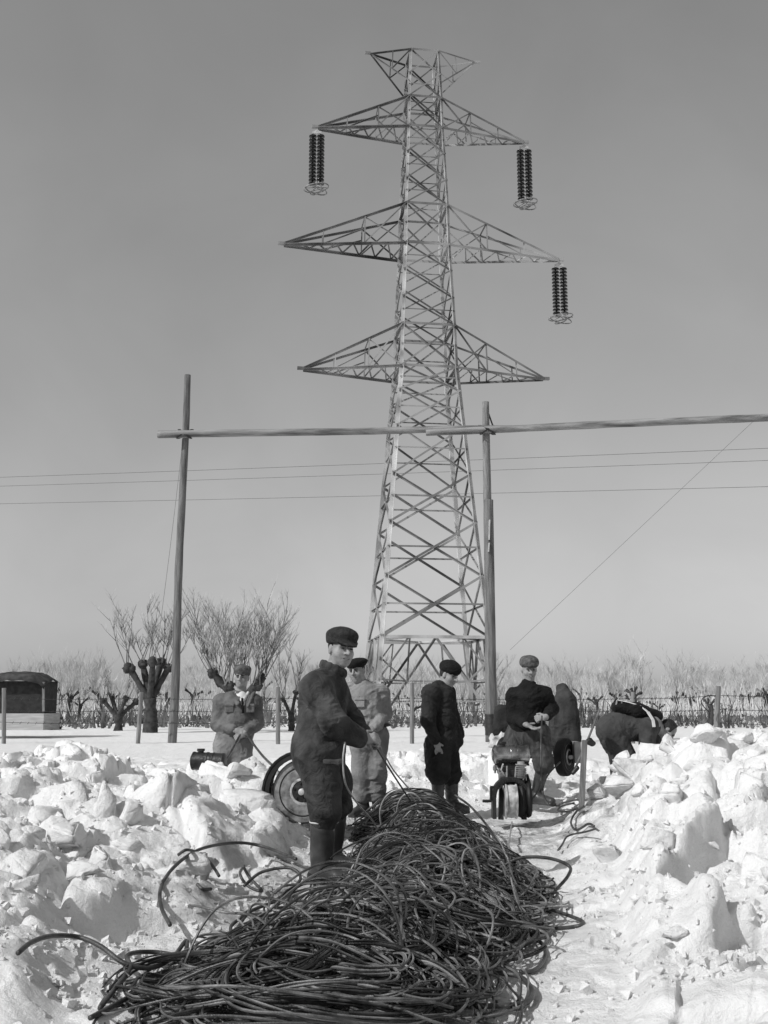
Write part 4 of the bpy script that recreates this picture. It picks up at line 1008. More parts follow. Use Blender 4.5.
for a_, b_, c_ in hips: F.cap(a_, b_, .09, .06, .04); F.cap(b_, c_, .05, .04, .03)
hand(F, w1, (0, -.1, -1), (.8, -.4, 0), (0, -1, 0), .5, .185); hand(F, w2, (.1, -.1, -1), (.8, -.4, 0), (0, -1, 0), .5, .185)
skinobj('body', F, .0065, skin, m5); face_bits(L, hh, hM, m5)
F = Field(); F.ell(L(0, -.05, .13), hh * np.array([.36, .45, .41]), hM, cut=[(np.array([0, 1, .1]), hh * .2), (np.array([0, .5, -1]), hh * .3)])
me = F.mesh('hair', .006); wrinkle(me, .004, (20, 20, 20), 3); link('hair', me, hair_m, m5, smooth=True)
F = Field(); F.cap(Q(645, 727), Q(618, 727), .15, .165, .06, (0, 1, 0), 1.2); F.cap(s1, s2, .085, .085, .07); F.cap(Q(654, 724), Q(646, 725), .07, .12, .05)
F.cap(s1, e1_, .088, .08, .04); F.cap(e1_, w1 + (e1_ - w1) * .05, .078, .055, .03); F.cap(s2, e2_, .085, .078, .04); F.cap(e2_, w2, .075, .05, .03)
F.cap(Q(618, 727), Q(611, 731), .165, .165, .05, (0, 1, 0), 1.12)
skinobj('jacket', F, .0085, cl_bend, m5, (.010, (14, 8, 8)), 41)
F = Field(); F.cap(Q(612.5, 730), Q(614, 738), .185, .16, .05, (0, 1, 0), 1.15)
for a_, b_, c_ in hips: F.cap(a_, b_, .135, .105, .05); F.cap(b_, c_, .10, .075, .03)
skinobj('trousers', F, .0085, cl_bend, m5, (.012, (10, 8, 8)), 43)
for (a_, b_, c_), t_ in zip(hips, (Q(636, 788, .1), Q(640, 788, -.14))):
    F = Field(); boot(F, c_, t_, c_ + (b_ - c_) * .4, .07, .055); skinobj('boot', F, .0085, boot_m, m5)
roll = empty('shoulder_roll', Q(638, 709), 'dark rolled bag with pale straps lying across the back of the bending man', 'bag')
F = Field(); F.cap(Q(619, 707.5, -.02), Q(636, 710, -.04), .07, .08, .04, (0, 1, 0), 1.5); F.cap(Q(636, 710, -.04), Q(657, 716, 0), .08, .065, .05, (0, 1, 0), 1.5)
F.cap(Q(618, 702, .05), Q(622, 706, .02), .02, .04, .03)
skinobj('roll', F, .008, cl_black, roll, (.012, (12, 12, 12)), 6)
mb = MB(); pts = [Q(x, y, d) for x, y, d in ((618, 700, -.1), (628, 702, -.12), (641, 706, -.14), (648, 712, -.19), (653, 720, -.27), (654, 727, -.29))]
for a_, b_ in zip(pts[:-1], pts[1:]): mb.bar(a_, b_, .035, .012)
mb.build('strap', shirt, roll)
mb = MB(); mb.tube([Q(x, y, -.1) for x, y in ((616, 707), (617, 701), (620, 697), (622, 702), (619, 708))], .012, 5); mb.build('strap', mat('tan_strap', .3), roll)

# ---- man with the open shirt at the left
Y = 12.0; Q = lambda px, py, dy=0: P(px, py, Y, dy)
m6 = person(236, 806, Y, 'man in soft cap, open jacket and white shirt at left holding a cable')
hc, hM, hh = Q(242, 677.5), frame((-.12, -1, -.04), (.05, 0, 1)), .232
F = Field(); L = head(F, hc, hM, hh); F.cap(L(0, -.1, -.25), Q(240, 697), .055, .065, .03)
F.cap(Q(239, 706), Q(237, 732), .12, .12, .05, (1, 0, 0), 1.3)
s1, e1_, w1 = Q(221.5, 702, 0), Q(218, 724, .0), Q(235, 730, -.24); s2, e2_, w2 = Q(255, 703, 0), Q(256, 724, .0), Q(245, 733, -.25)
for a_, b_, c_ in ((s1, e1_, w1), (s2, e2_, w2)): F.cap(a_, b_, .052, .04, .03); F.cap(b_, c_, .04, .028, .02)
hips = [(Q(226, 745), Q(222, 775, -.05), Q(222, 803)), (Q(241, 745), Q(241, 775, -.05), Q(244, 803))]
for a_, b_, c_ in hips: F.cap(a_, b_, .09, .055, .04); F.cap(b_, c_, .05, .04, .03)
hand(F, w1, (.95, -.2, -.1), (0, -.8, .6), (0, -.3, 1), .9, .185); hand(F, w2, (-.8, -.2, -.45), (0, -.9, .3), (-.3, 0, 1), .9, .185)
skinobj('body', F, .0065, skin, m6); face_bits(L, hh, hM, m6); hairdo(L, hh, hM, m6)
flat_cap(L, hh, hM, m6, cap_l, big=.95, brim=False)
F = Field(); F.cap(Q(239, 705), Q(238, 724), .145, .145, .06, (1, 0, 0), 1.3); F.cap(s1, s2, .08, .08, .07); F.cap(Q(240, 698), Q(239, 705), .06, .11, .04)
F.cap(s1, e1_, .086, .076, .04); F.cap(e1_, w1 + (e1_ - w1) * .1, .074, .048, .03); F.cap(s2, e2_, .084, .074, .04); F.cap(e2_, w2 + (e2_ - w2) * .1, .072, .046, .03)
F.ell(Q(243, 699, -.20), (.055, .10, .13), None, .02, '-'); F.cap(Q(237, 722), Q(236, 733), .155, .16, .03, (1, 0, 0), 1.25)
skinobj('jacket', F, .0085, cl_mid, m6, (.011, (8, 8, 16)), 51)
F = Field(); F.ell(Q(242, 703, -.085), (.07, .05, .13), None, .02); F.cap(Q(236, 693, -.06), Q(241, 700, -.14), .016, .012, .01, (0, 1, 1), 1.5); F.cap(Q(248, 693, -.06), Q(243.5, 700, -.14), .016, .012, .01, (0, 1, 1), 1.5)
skinobj('shirt', F, .006, shirt, m6)
F = Field(); F.cap(Q(242.3, 699, -.145), Q(242.5, 703, -.15), .014, .012, .01); F.cap(Q(242.5, 703, -.15), Q(242.8, 712, -.15), .01, .014, .01); skinobj('neck_tie', F, .004, cl_black, m6)
F = Field()
for a_, b_ in (((230, 693.5, -.06), (238, 704, -.17)), ((253, 694, -.06), (248, 706, -.17))): F.cap(Q(*a_), Q(*b_), .019, .012, .01, (1, 0, 1), 2.0)
skinobj('lapel', F, .006, cl_mid, m6)
F = Field(); F.slab(Q(229.5, 708.5, -.142), (.05, .014, .045), None, .008, .01); F.slab(Q(229.5, 705, -.149), (.054, .014, .014), None, .006, .003); F.slab(Q(250.5, 708.5, -.142), (.045, .014, .045), None, .008, .01); F.slab(Q(250.5, 705, -.149), (.049, .014, .014), None, .006, .003)
skinobj('breast_pockets', F, .006, cl_mid, m6)
F = Field(); F.cap(Q(234, 735), Q(233, 748), .15, .16, .05, (1, 0, 0), 1.2)
for a_, b_, c_ in hips: F.cap(a_, b_, .13, .105, .04); F.cap(b_, c_, .10, .09, .03)
skinobj('trousers', F, .0085, cl_trs, m6, (.011, (9, 9, 8)), 53)
for (a_, b_, c_), tx in zip(hips, (216, 250)):
    F = Field(); boot(F, c_, Q(tx, 807, -.2), c_ + (b_ - c_) * .3, .066, .055); skinobj('boot', F, .0085, boot_m, m6)

# ------------------------------------------------------------------ motor winches
def wheel(par, c, axis, r, rt, wid, rimm, tyre_m=None):
    e = empty('wheel', Vector(c) - Vector(parent_world(par))); e.parent = par
    ax = Vector(axis).normalized(); cc = Vector(c)
    mb = MB(); mb.lathe(cc - ax * wid / 2, ax, [(0, r * .72), (0, r * .93), (wid * .12, r * .985), (wid * .3, r), (wid * .7, r), (wid * .88, r * .985), (wid, r * .93), (wid, r * .72)], 40)
    mb.build('tyre', tyre_m or rubber, e, smooth='auto')
    mb = MB(); mb.lathe(cc - ax * wid * .42, ax, [(0, r * .715), (-.012, r * .69), (.004, r * .66), (.012, r * .52), (-.004, r * .50), (-.016, r * .34), (-.004, r * .33), (.006, r * .24), (wid * .7, r * .24), (wid * .8, r * .715)], 40)
    mb.build('rim', rimm, e, smooth='auto')
    mb = MB(); u_ = ax.orthogonal().normalized(); v_ = ax.cross(u_); mb.tube([cc - ax * wid * .47 + (u_ * math.cos(t) + v_ * math.sin(t)) * r * .745 for t in np.linspace(0, 2 * math.pi, 41)], r * .03, 6, cap=False); mb.build('rim_groove', rubber, e, smooth=True)
    mb = MB(); mb.lathe(cc - ax * (wid * .5 + .004), ax, [(0, r * .2), (.004, r * .33), (.02, r * .33)], 32); mb.build('hub_plate', iron, e, smooth='auto')
    mb = MB(); mb.lathe(cc - ax * (wid * .5 + .05), ax, [(0, r * .05), (.004, r * .095), (.02, r * .105), (.05, r * .11), (wid + .05, r * .11)], 20); mb.build('hub', alu, e, smooth='auto')
    mb = MB()
    for k in range(6):
        t = k * math.pi / 3; u = ax.orthogonal().normalized(); v = ax.cross(u); q = cc - ax * (wid * .5 + .014) + (u * math.cos(t) + v * math.sin(t)) * r * .28; mb.lathe(q, ax, [(0, .011), (.03, .011)], 6)
    mb.build('wheel_nuts', iron, e)
    return e
def tank(par, c, axis, length, r):
    ax = Vector(axis).normalized(); mb = MB(); c = Vector(c) - ax * length / 2
    mb.lathe(c, ax, [(0, r * .3), (-.012, r * .7), (0, r * .94), (.004, r * 1.04), (.018, r * 1.04), (.02, r), (length * .44, r), (length * .445, r * 1.06), (length * .5, r * 1.06), (length * .505, r), (length * .64, r), (length * .645, r * 1.05), (length * .68, r * 1.05), (length * .685, r), (length - .02, r), (length - .018, r * 1.04), (length - .004, r * 1.04), (length, r * .94), (length + .012, r * .6)], 36)
    o = mb.build('fuel_tank', tin, par, smooth='auto')
    mb = MB(); q = c + ax * length * .25 + Vector((0, 0, r)); mb.lathe(q, (0, 0, 1), [(-.02, .03), (.01, .03), (.012, .04), (.035, .04)], 14); mb.build('filler_cap', iron, par)
# winch by the man in the jersey
Yw = 10.75; W = lambda px, py, dy=0: Vector(P(px, py, Yw, dy)); g0 = gz(W(511, 820)[0], Yw)
wi = empty('motor_winch', W(511, 822), 'small motor winch with shiny drum-shaped tank at the end of the cable heap', 'winch')
tank(wi, W(511, 754.5), (1, .12, 0), .345, .09)
mb = MB(); mb.bar(W(499, 763), W(501, 776), .03); mb.bar(W(523, 763), W(521, 776), .03); mb.bar(W(495, 764.5), W(529, 764.5), .05, .02); mb.build('tank_bracket', iron, wi)
mb = MB(); mb.box(W(512, 776), (.25, .26, .17)); mb.build('crankcase', iron, wi, bevel=.02)
mb = MB(); c = W(521, 771, -.15)
for k in range(7): mb.lathe(c + Vector((0, 0, -.06 + k * .02)), (0, 0, 1), [(0, .055), (.007, .055)], 18)
mb.lathe(c + Vector((0, 0, -.07)), (0, 0, 1), [(0, .035), (.16, .035)], 16); mb.build('cylinder_fins', iron_l, wi)
for (x_, y_, n_) in ((495, 768, 'fuel_tap'), (499, 771, 'carburettor')):
    mb = MB(); mb.lathe(W(x_, y_ - 3, -.1), (0, 0, -1), [(0, .012), (.02, .02), (.05, .022), (.055, .01), (.08, .01)], 12); mb.bar(W(x_ - 2, y_, -.1), W(x_ + 2, y_, -.1), .014); mb.build(n_, iron_l, wi)
# arched guard with pale drum facing the camera
mb = MB(); cg = W(510.5, 797, -.16); rg = .165; n = 22
for i in range(n):
    t0_, t1_ = math.pi * i / n, math.pi * (i + 1) / n
    a_ = cg + Vector((rg * math.cos(t0_), 0, rg * math.sin(t0_) * 1.05)); b_ = cg + Vector((rg * math.cos(t1_), 0, rg * math.sin(t1_) * 1.05))
    mb.bar(a_, b_, .17, .035, up=(0, 0, 1)) if False else mb.bar(a_ + (a_ - b_) * .1, b_, .045, .12, up=(0, 1, 0))
mb.bar(cg + Vector((-rg, 0, 0)), cg + Vector((-rg, 0, -.2)), .035, .16, up=(0, 1, 0)); mb.build('drum_guard', iron, wi)
mb = MB(); mb.lathe(W(504.5, 801, -.17), (1, 0, 0), [(0, .12), (.004, .168), (.016, .168), (.02, .155), (.06, .16), (.10, .155), (.104, .168), (.116, .168), (.12, .12)], 40); mb.build('winch_drum', mat('pale_drum_metal', .42, .6, .5, 12, .3, v2=.62), wi, smooth='auto')
mb = MB(); mb.lathe(W(499, 776, -.12), (1, 0, 0), [(0, .03), (.01, .04), (.07, .04), (.08, .03)], 18); mb.build('magneto', iron_l, wi, smooth='auto')
mb = MB(); mb.tube([W(503, 764, -.1), W(501, 770, -.17), W(505, 776, -.15)], .008, 7); mb.tube([W(520, 763, -.1), W(526, 770, -.16), W(523, 780, -.16)], .007, 7); mb.build('fuel_pipe', alu, wi)
mb = MB(); mb.tube([W(507, 766, -.14), W(507, 780, -.19), W(515, 780, -.19), W(516, 767, -.14)], .009, 7); mb.build('linkage', iron_l, wi)
mb = MB(); mb.lathe(W(517.5, 799, -.1), (1, 0, 0), [(0, .08), (.0, .165), (.03, .18), (.055, .165), (.06, .15), (.075, .15), (.08, .17), (.10, .18), (.125, .165), (.125, .08)], 36); mb.build('drive_wheel', rubber, wi, smooth='auto')
mb = MB(); mb.lathe(W(499.5, 799, .05), (1, 0, 0), [(0, .03), (.28, .03)], 14); mb.build('shaft', iron_l, wi)
mb = MB(); mb.tube([W(497, 787, -.2), W(490.5, 787, -.2)], .012, 8); mb.tube([W(491, 786.5, -.2), W(491, 801, -.2)], .013, 8); mb.tube([W(491.5, 801, -.2), W(482.5, 801, -.2)], .014, 8); mb.build('crank_handle', iron, wi)
for x_ in (501, 524):
    mb = MB(); mb.bar(W(x_, 780), W(x_ - 1, 819, .1), .035); mb.bar(W(x_, 780), W(x_ + 1, 819, -.2), .035); mb.build('frame_leg', iron, wi)
mb = MB(); mb.tube([W(527, 775), W(530, 785, -.1), W(528, 806, -.1)], .016, 8); mb.build('exhaust_pipe', iron, wi)

# winch partly hidden by snow at the left
Yw = 10.9; W = lambda px, py, dy=0: Vector(P(px, py, Yw, dy))
w2_ = empty('motor_winch', W(212, 795), 'small motor winch with a black drum-shaped tank, half hidden by snow at the left', 'winch')
tank_keep = tin; tin = iron
tank(w2_, W(208.5, 761.5), (1, -.15, -.04), .33, .088); tin = tank_keep
mb = MB(); mb.box(W(213, 775), (.17, .2, .11)); mb.box(W(215, 788), (.12, .24, .2)); mb.build('crankcase', iron, w2_, bevel=.02)
mb = MB(); mb.bar(W(214, 770, -.15), W(209, 786, -.15), .022); mb.bar(W(209, 787, -.15), W(206, 783, -.15), .03); mb.build('control_lever', iron_l, w2_)
mb = MB(); mb.lathe(W(221, 773, -.02), (1, 0, 0), [(0, .07), (.02, .08), (.06, .08), (.07, .06)], 24); mb.build('flywheel', iron, w2_)
mb = MB(); mb.bar(W(205, 770), W(203, 800), .03); mb.bar(W(223, 770), W(225, 800), .03); mb.build('frame_leg', iron, w2_)

# wheeled cart behind the nearest man
Yc = 9.0; W = lambda px, py, dy=0: Vector(P(px, py, Yc, dy))
ct = empty('wheeled_cart', W(305, 822), 'low cart with black mudguard and disc wheel, half hidden by the nearest man', 'cart')
c = W(304.5, 791); wheel(ct, c, (.18, 1, 0), .262, .2, .13, mat('pale_rim_paint', .36, .6, .6, 16, .3, v2=.66), mat('snowy_tyre', .16, .8, .5, 12, .3, v2=.34))
mb = MB(); u = Vector((1, -.18, 0)).normalized()
for i in range(16):
    t0_, t1_ = R(186 - i * 10.5), R(186 - (i + 1) * 10.5); f_ = lambda t: c + u * math.cos(t) * .325 + Vector((0, .03, math.sin(t) * .325))
    mb.bar(f_(t0_), f_(t1_) + (f_(t1_) - f_(t0_)) * .08, .018, .26, up=(.18, 1, 0))
    a_, b_ = f_(t0_), f_(t1_); k0, k1 = c + (a_ - c) * .84, c + (b_ - c) * .84; of = Vector((.18, 1, 0)) * -.12
    mb.add([a_ + of, b_ + of, k1 + of, k0 + of, a_ + of * .85, b_ + of * .85, k1 + of * .85, k0 + of * .85], [(0, 1, 2, 3), (7, 6, 5, 4), (0, 4, 5, 1), (2, 6, 7, 3), (1, 5, 6, 2), (0, 3, 7, 4)])
mb.build('mudguard', rubber, ct)
mb = MB(); mb.tube([c, c + Vector((.12, .75, 0))], .03, 10); mb.build('axle', iron, ct)
wheel(ct, c + Vector((.12, .75, 0)), (.18, 1, 0), .262, .2, .13, iron_l)
mb = MB(); mb.box(W(313, 775, .4), (.34, .42, .16)); mb.build('chassis', iron, ct, bevel=.015)

# wheel and coat behind the man at the winch
Yc = 12.3; W = lambda px, py, dy=0: Vector(P(px, py, Yc, dy))
c2 = empty('hand_cart', W(563, 778), 'hand cart with black tyred wheel seen nearly edge on behind the jersey man', 'cart')
c = W(564.5, 757); wheel(c2, c, (-.86, .5, 0), .215, .2, .11, iron_l)
wheel(c2, c + Vector((-.62, .36, 0)), (-.86, .5, 0), .215, .2, .11, iron_l)
mb = MB(); mb.tube([c, c + Vector((-.62, .36, 0))], .028, 10); mb.build('axle', iron, c2)
mb = MB(); mb.bar(W(566, 745, .3), W(566, 695, .35), .04); mb.bar(W(553, 745, .5), W(559, 695, .45), .04); mb.bar(W(552, 745, .45), W(567, 745, .3), .05); mb.bar(W(555, 758, .1), W(553, 745, .5), .035); mb.bar(W(566, 757, .05), W(566, 745, .3), .035); mb.build('frame', iron, c2)
mb = MB(); mb.box(W(575.5, 752, .05), (.075, .3, .235)); mb.build('tool_box', mat('grey_box', .3, .7, .2, 6, .2), c2, bevel=.006)
F = Field(); Q = lambda px, py, dy=0: P(px, py, 12.3, dy)
F.cap(Q(564, 689, .38), Q(565, 700, .36), .035, .10, .05); F.cap(Q(565, 700, .36), Q(567, 738, .32), .11, .155, .06, (0, 1, 0), .8); F.cap(Q(560, 712, .4), Q(560, 738, .4), .10, .11, .05)
F.cap(Q(569, 698, .3), Q(573.5, 742, .25), .045, .05, .05); F.cap(Q(561, 690, .4), Q(556, 720, .35), .035, .06, .05)
me = F.mesh('hanging_coat', .008); wrinkle(me, .018, (9, 9, 4), 77)
co_ = link('hanging_coat', me, mat('dark_coat_cloth', .045, .92, .35, 6, .4, 35), None, origin=tuple(Q(565, 744, .35)), smooth=True); tag(co_, 'dark heavy coat with peaked top hung over the cart behind the man in the jersey', 'coat')
F = Field(); F.cap(P(502, 714, 13), P(506, 724, 13), .10, .14, .06); F.cap(P(505, 722, 13), P(500, 729, 13), .12, .10, .05)
me = F.mesh('sack', .01); wrinkle(me, .015, (9, 9, 9), 8); tag(link('sack', me, cl_navy, None, origin=tuple(P(504, 732, 13)), smooth=True), 'dark lumpy sack on the snow between the spliced pole and the man in the jersey', 'sack')
F = Field(); F.cap(P(500, 740, 13), P(510, 742, 12.9), .10, .09, .05); F.cap(P(506, 733, 13), P(508, 738, 13), .07, .09, .04)
me = F.mesh('snow_heap', .012); wrinkle(me, .03, (9, 9, 9), 18); tag(link('snow_heap', me, mat('dirty_snow', .45, .9, .5, 9, .6, 20, v2=.7), None, origin=tuple(P(506, 750, 13)), smooth=True), 'crumpled dirty heap under the dark sack by the spliced pole', 'snow heap')

# stake, shovel
mb = MB(); p, q = Vector(P(580.5, 829, 10.5)), Vector(P(584.5, 740, 10.5)); p2 = p + (p - q) * .12
mb.bar(p2, q, .058, .05); o = mb.build('wooden_stake', wood_f, None, origin=tuple(p), bevel=.006); tag(o, 'upright square wooden stake driven in beside the winch, rope round its foot', 'stake')
tag(link('tin_can', (lambda m: (m.lathe(Vector(P(578.5, 829, 10.35)), (0, 0, 1), [(0, .028), (.0, .034), (.085, .034), (.085, .03)], 16), m.mesh('tin_can'))[1])(MB()), alu, None, origin=tuple(P(578.5, 829, 10.35))), 'small pale can at the foot of the wooden stake', 'can')
sh = empty('shovel', P(574, 770, 10.9), 'thin long-handled shovel stuck in the snow right of the wooden stake', 'shovel')
mb = MB(); mb.tube([P(600, 709, 11.2), P(587, 742, 11), P(574, 771, 10.9)], .012, 7); mb.build('handle', wood, sh)
F = Field(); F.cap(P(589, 741, 11), P(593, 744, 11), .03, .022, .02, (1, 0, .6), 1.5); F.cap(P(577, 768, 10.9), P(573, 773, 10.9), .025, .02, .02); skinobj('blade', F, .006, iron, sh)

# ------------------------------------------------------------------ cables
def spline(pts, n):
    pts = [np.array(p, float) for p in pts]; pts = [2 * pts[0] - pts[1]] + pts + [2 * pts[-1] - pts[-2]]; out = []
    for i in range(1, len(pts) - 2):
        a, b, c, d = pts[i - 1:i + 3]
        for t in np.linspace(0, 1, n, endpoint=False): out.append(.5 * (2 * b + (c - a) * t + (2 * a - 5 * b + 4 * c - d) * t * t + (3 * b - a - 3 * c + d) * t ** 3))
    out.append(pts[-2]); return out
def cable(pxs, r, lab, cat='cable', name='loose_cable', lift=None, m=None, group=None, close=False):
    """pxs: (px, py, Y) free in the air, or (px, py) resting on the snow"""
    pts = [P(q[0], q[1], min(q[2], over_ground(q[0], q[1])[1])) if len(q) == 3 else over_ground(q[0], q[1]) for q in pxs]
    sp = np.array(spline(pts, 12)); sp[:, 2] = np.maximum(sp[:, 2], np.minimum(ground(sp[:, 0], sp[:, 1]) + r * .6, sp[:, 2] + .03)); mb = MB(); mb.tube(list(sp), r, 7); return tag(mb.build(name, m or cable_m, None, origin=tuple(pts[0]), smooth=True), lab, cat, group)
# heap: a mound of wire rope
HC = np.array([[4.2, -.34, .62, .12], [4.7, -.30, .64, .14], [5.2, -.12, .62, .16], [5.8, .12, .60, .18], [6.5, .26, .56, .19], [7.1, .38, .48, .18], [8.0, .38, .46, .15], [8.8, .34, .44, .18], [9.7, .30, .44, .30], [10.4, .28, .42, .28]])
def heap_at(y): return [np.interp(y, HC[:, 0], HC[:, k]) for k in (1, 2, 3)]
def tubes_mesh(name, paths, rads, sides):
    Vs, Fs = [], []; k = 0
    for pts, r in zip(paths, rads):
        p = np.asarray(pts); m = len(p); d = np.gradient(p, axis=0); d /= np.linalg.norm(d, axis=1)[:, None] + 1e-9
        ref = np.array([.13, .21, 1.]); u = np.cross(d, ref); u /= np.linalg.norm(u, axis=1)[:, None] + 1e-9; v = np.cross(d, u)
        an = 2 * np.pi * np.arange(sides) / sides
        ring = p[:, None] + r * (u[:, None] * np.cos(an)[None, :, None] + v[:, None] * np.sin(an)[None, :, None]); Vs.append(ring.reshape(-1, 3))
        i = np.repeat(np.arange(m - 1), sides); j = np.tile(np.arange(sides), m - 1); j2 = (j + 1) % sides
        Fs.append(k + np.stack([i * sides + j, (i + 1) * sides + j, (i + 1) * sides + j2, i * sides + j2], 1)); k += m * sides
    V = np.concatenate(Vs); F_ = np.concatenate(Fs); me = bpy.data.meshes.new(name)
    me.vertices.add(len(V)); me.vertices.foreach_set('co', V.ravel()); me.loops.add(F_.size); me.loops.foreach_set('vertex_index', F_.ravel().astype(np.int32))
    me.polygons.add(len(F_)); me.polygons.foreach_set('loop_start', np.arange(0, F_.size, 4, dtype=np.int32)); me.update(calc_edges=True)
    me.polygons.foreach_set('use_smooth', [True] * len(F_))
    tr_ = random.Random(4); at = me.attributes.new('tone', 'FLOAT', 'POINT'); at.data.foreach_set('value', np.concatenate([np.full(len(q) * sides, tr_.random()) for q in paths]).astype(np.float32)); return me
def strand(r, y0, layer, spread=1.0, n=84, big=(.16, .5), zmul=1.0):
    cx, hw, hh_ = heap_at(y0); t = np.linspace(0, 2 * np.pi * r.uniform(.5, 2.3), n); ph = r.uniform(0, 6.28)
    R1 = r.uniform(*big); R2 = R1 * r.uniform(.5, 1.0); rot = r.normal(0, .7)
    wob = 1 + .13 * np.sin(t * 1.3 + r.uniform(0, 6)) + .07 * np.sin(t * 3.1 + r.uniform(0, 6)) + r.uniform(-.05, .05) * t
    a = R1 * np.cos(t + ph) * wob; b = R2 * np.sin(t + ph) * wob
    x = cx + r.uniform(-1, 1) * hw * .8 * spread + a * math.cos(rot) - b * math.sin(rot) + r.uniform(-.05, .05) * t; y = y0 + a * math.sin(rot) + b * math.cos(rot)
    c2_ = np.interp(y, HC[:, 0], HC[:, 1]); h2 = np.interp(y, HC[:, 0], HC[:, 2]); z2 = np.interp(y, HC[:, 0], HC[:, 3])
    e = (x - c2_) / h2; lim = np.tanh(e * .62) / .62; x = c2_ + lim * h2
    prof = 1 / (1 + (np.abs(lim) / .85) ** 4)
    z = z2 * prof * layer * zmul + .02 + (.02 + .05 * layer ** 3) * (1 + np.sin(t * r.uniform(.8, 1.8) + r.uniform(0, 6))) * .6 + .008 * np.sin(t * 4 + r.uniform(0, 6))
    ends = np.clip((y - 10.9) / .3, 0, 1); y = y - ends * (y - 10.9) * .8
    y = np.where(y < 3.9, 3.9 + (y - 3.9) * .3, y)
    return np.stack([x, y, np.maximum(z, .015)], 1)
def bundle(r, s_, k, gap):
    out = [s_]
    for q in range(k - 1):
        d = np.cumsum(r.normal(0, 1, s_.shape), 0); d = d / (np.abs(d).max() + 1e-9) * gap * r.uniform(.6, 2.2)
        ker = np.ones(15) / 15; d = np.stack([np.convolve(np.pad(d[:, c], 7, 'edge'), ker, 'valid') for c in range(3)], 1)
        o = s_ + d + r.normal(0, gap, 3) * np.array([1, 1, .5]); o[:, 2] = np.maximum(o[:, 2], .015); a0 = r.integers(0, 12); out.append(o[a0:len(o) - r.integers(0, 12)])
    return out
r = np.random.default_rng(11); paths = []; rads = []
for i in range(640):
    y0 = r.uniform(4.2, 9.1); lay = r.uniform(0, 1) ** .55 * 1.02
    for q_ in bundle(r, strand(r, y0, lay), int(r.integers(1, 6)), .016): paths.append(q_); rads.append(r.uniform(.0035, .0058))
for i in range(70):                                # springy loops standing proud of the mound
    y0 = r.uniform(4.6, 8.8); s_ = strand(r, y0, 1.05, 1.0, 70, (.14, .34)); tl = r.uniform(.2, .7); c_ = s_.mean(0); d_ = s_ - c_
    s_[:, 2] = c_[2] + np.abs(d_[:, 1]) * 0 + d_[:, 1] * math.sin(tl) + d_[:, 2] + .03; s_[:, 1] = c_[1] + d_[:, 1] * math.cos(tl); s_[:, 2] = np.maximum(s_[:, 2], .03)
    paths.append(s_); rads.append(.006)
for i in range(44):                                # loops straying out at the right and left edges
    y0 = r.uniform(5.0, 8.0); side = 1 if i % 3 else -1; cx, hw, _ = heap_at(y0); n = 60; t = np.linspace(0, 2 * np.pi * r.uniform(.7, 1.1), n) + r.uniform(0, 6); A_, B_ = r.uniform(.16, .34), r.uniform(.08, .2); ro = r.uniform(-.7, .7)
    x = cx + side * (hw * .92) + A_ * np.cos(t) * math.cos(ro) - B_ * np.sin(t) * math.sin(ro); y = y0 + A_ * np.cos(t) * math.sin(ro) + B_ * np.sin(t) * math.cos(ro)
    paths.append(np.stack([x, y, .06 + .05 * np.sin(t + r.uniform(0, 6)) + .03], 1)); rads.append(.0065)
o = link('cable_heap', tubes_mesh('cable_heap', paths, rads, 5), rope_m, None, origin=(0, 6.5, 0)); tag(o, 'great tangled heap of dark wire rope running down the middle of the foreground', 'cable heap')
paths = []; rads = []
for i in range(260):                               # the tighter coil at the back end of the heap
    y0 = r.uniform(9.3, 10.3); lay = r.uniform(.1, 1.05); s_ = strand(r, y0, lay, .6, 80, (.3, .58)); paths.append(s_); rads.append(.0065)
o = link('cable_coil', tubes_mesh('cable_coil', paths, rads, 5), rope_m, None, origin=(0, 9.8, 0)); tag(o, 'dense dark coil of wire rope at the far end of the heap', 'cable coil')
# ring loops standing on the coil
for cxp, cyp, rx, ry, lab in ((399, 815, 19, 25, 'bright single ring of wire standing up on the coil, the larger one'), (410, 813, 13, 20, 'smaller ring of wire nested in the larger standing ring')):
    cable([(cxp + rx * math.cos(t), cyp + ry * math.sin(t), 8.9 + .1 * math.sin(t)) for t in np.linspace(0, 6.1, 16)], .008, lab, 'wire ring', 'wire_ring', m=mat('pale_wire', .38, .4, .3, 20, .1, metal=.3))
cable([(296, 859, 6.75), (268, 848), (245, 843), (222, 844), (196, 851), (173, 868), (161, 888), (161, 906), (170, 925)], .0105, 'big open loop of loose cable arching over the snow left of the heap')
cable([(178, 855, 6.5), (186, 850, 6.5), (196, 852), (206, 858), (214, 868), (219, 876)], .0095, 'short cable end curling inside the big open loop')
cable([(197, 884), (203, 889), (211, 889)], .0095, 'tiny bit of cable sticking out of the snow below the big open loop')
cable([(18, 953), (32, 942), (52, 936), (78, 937), (100, 946), (124, 963), (150, 968), (172, 958, 5.2), (186, 941, 5.25), (184, 958, 5.2), (168, 985, 5.0), (160, 1000)], .0105, 'long cable arching out of the snow at the lower left corner')
cable([(100, 1008), (118, 985, 4.85), (130, 968, 4.9), (128, 955, 5.0), (150, 952, 5.05), (175, 956, 5.05), (184, 966, 5.0), (172, 985, 4.9), (150, 1000, 4.8), (130, 1010)], .0105, 'double-bent cable loops at the lower left end of the heap')
cable([(90, 1018), (120, 1002, 4.75), (160, 980, 4.85), (210, 962, 5.0), (260, 950, 5.2)], .010, 'outermost cable strand along the lower left edge of the heap')
cable([(244, 866), (240, 874, 6.6), (248, 886, 6.55), (262, 891, 6.5), (250, 878, 6.6), (243, 866, 6.6)], .009, 'narrow pointed bight of cable left of the high boots')
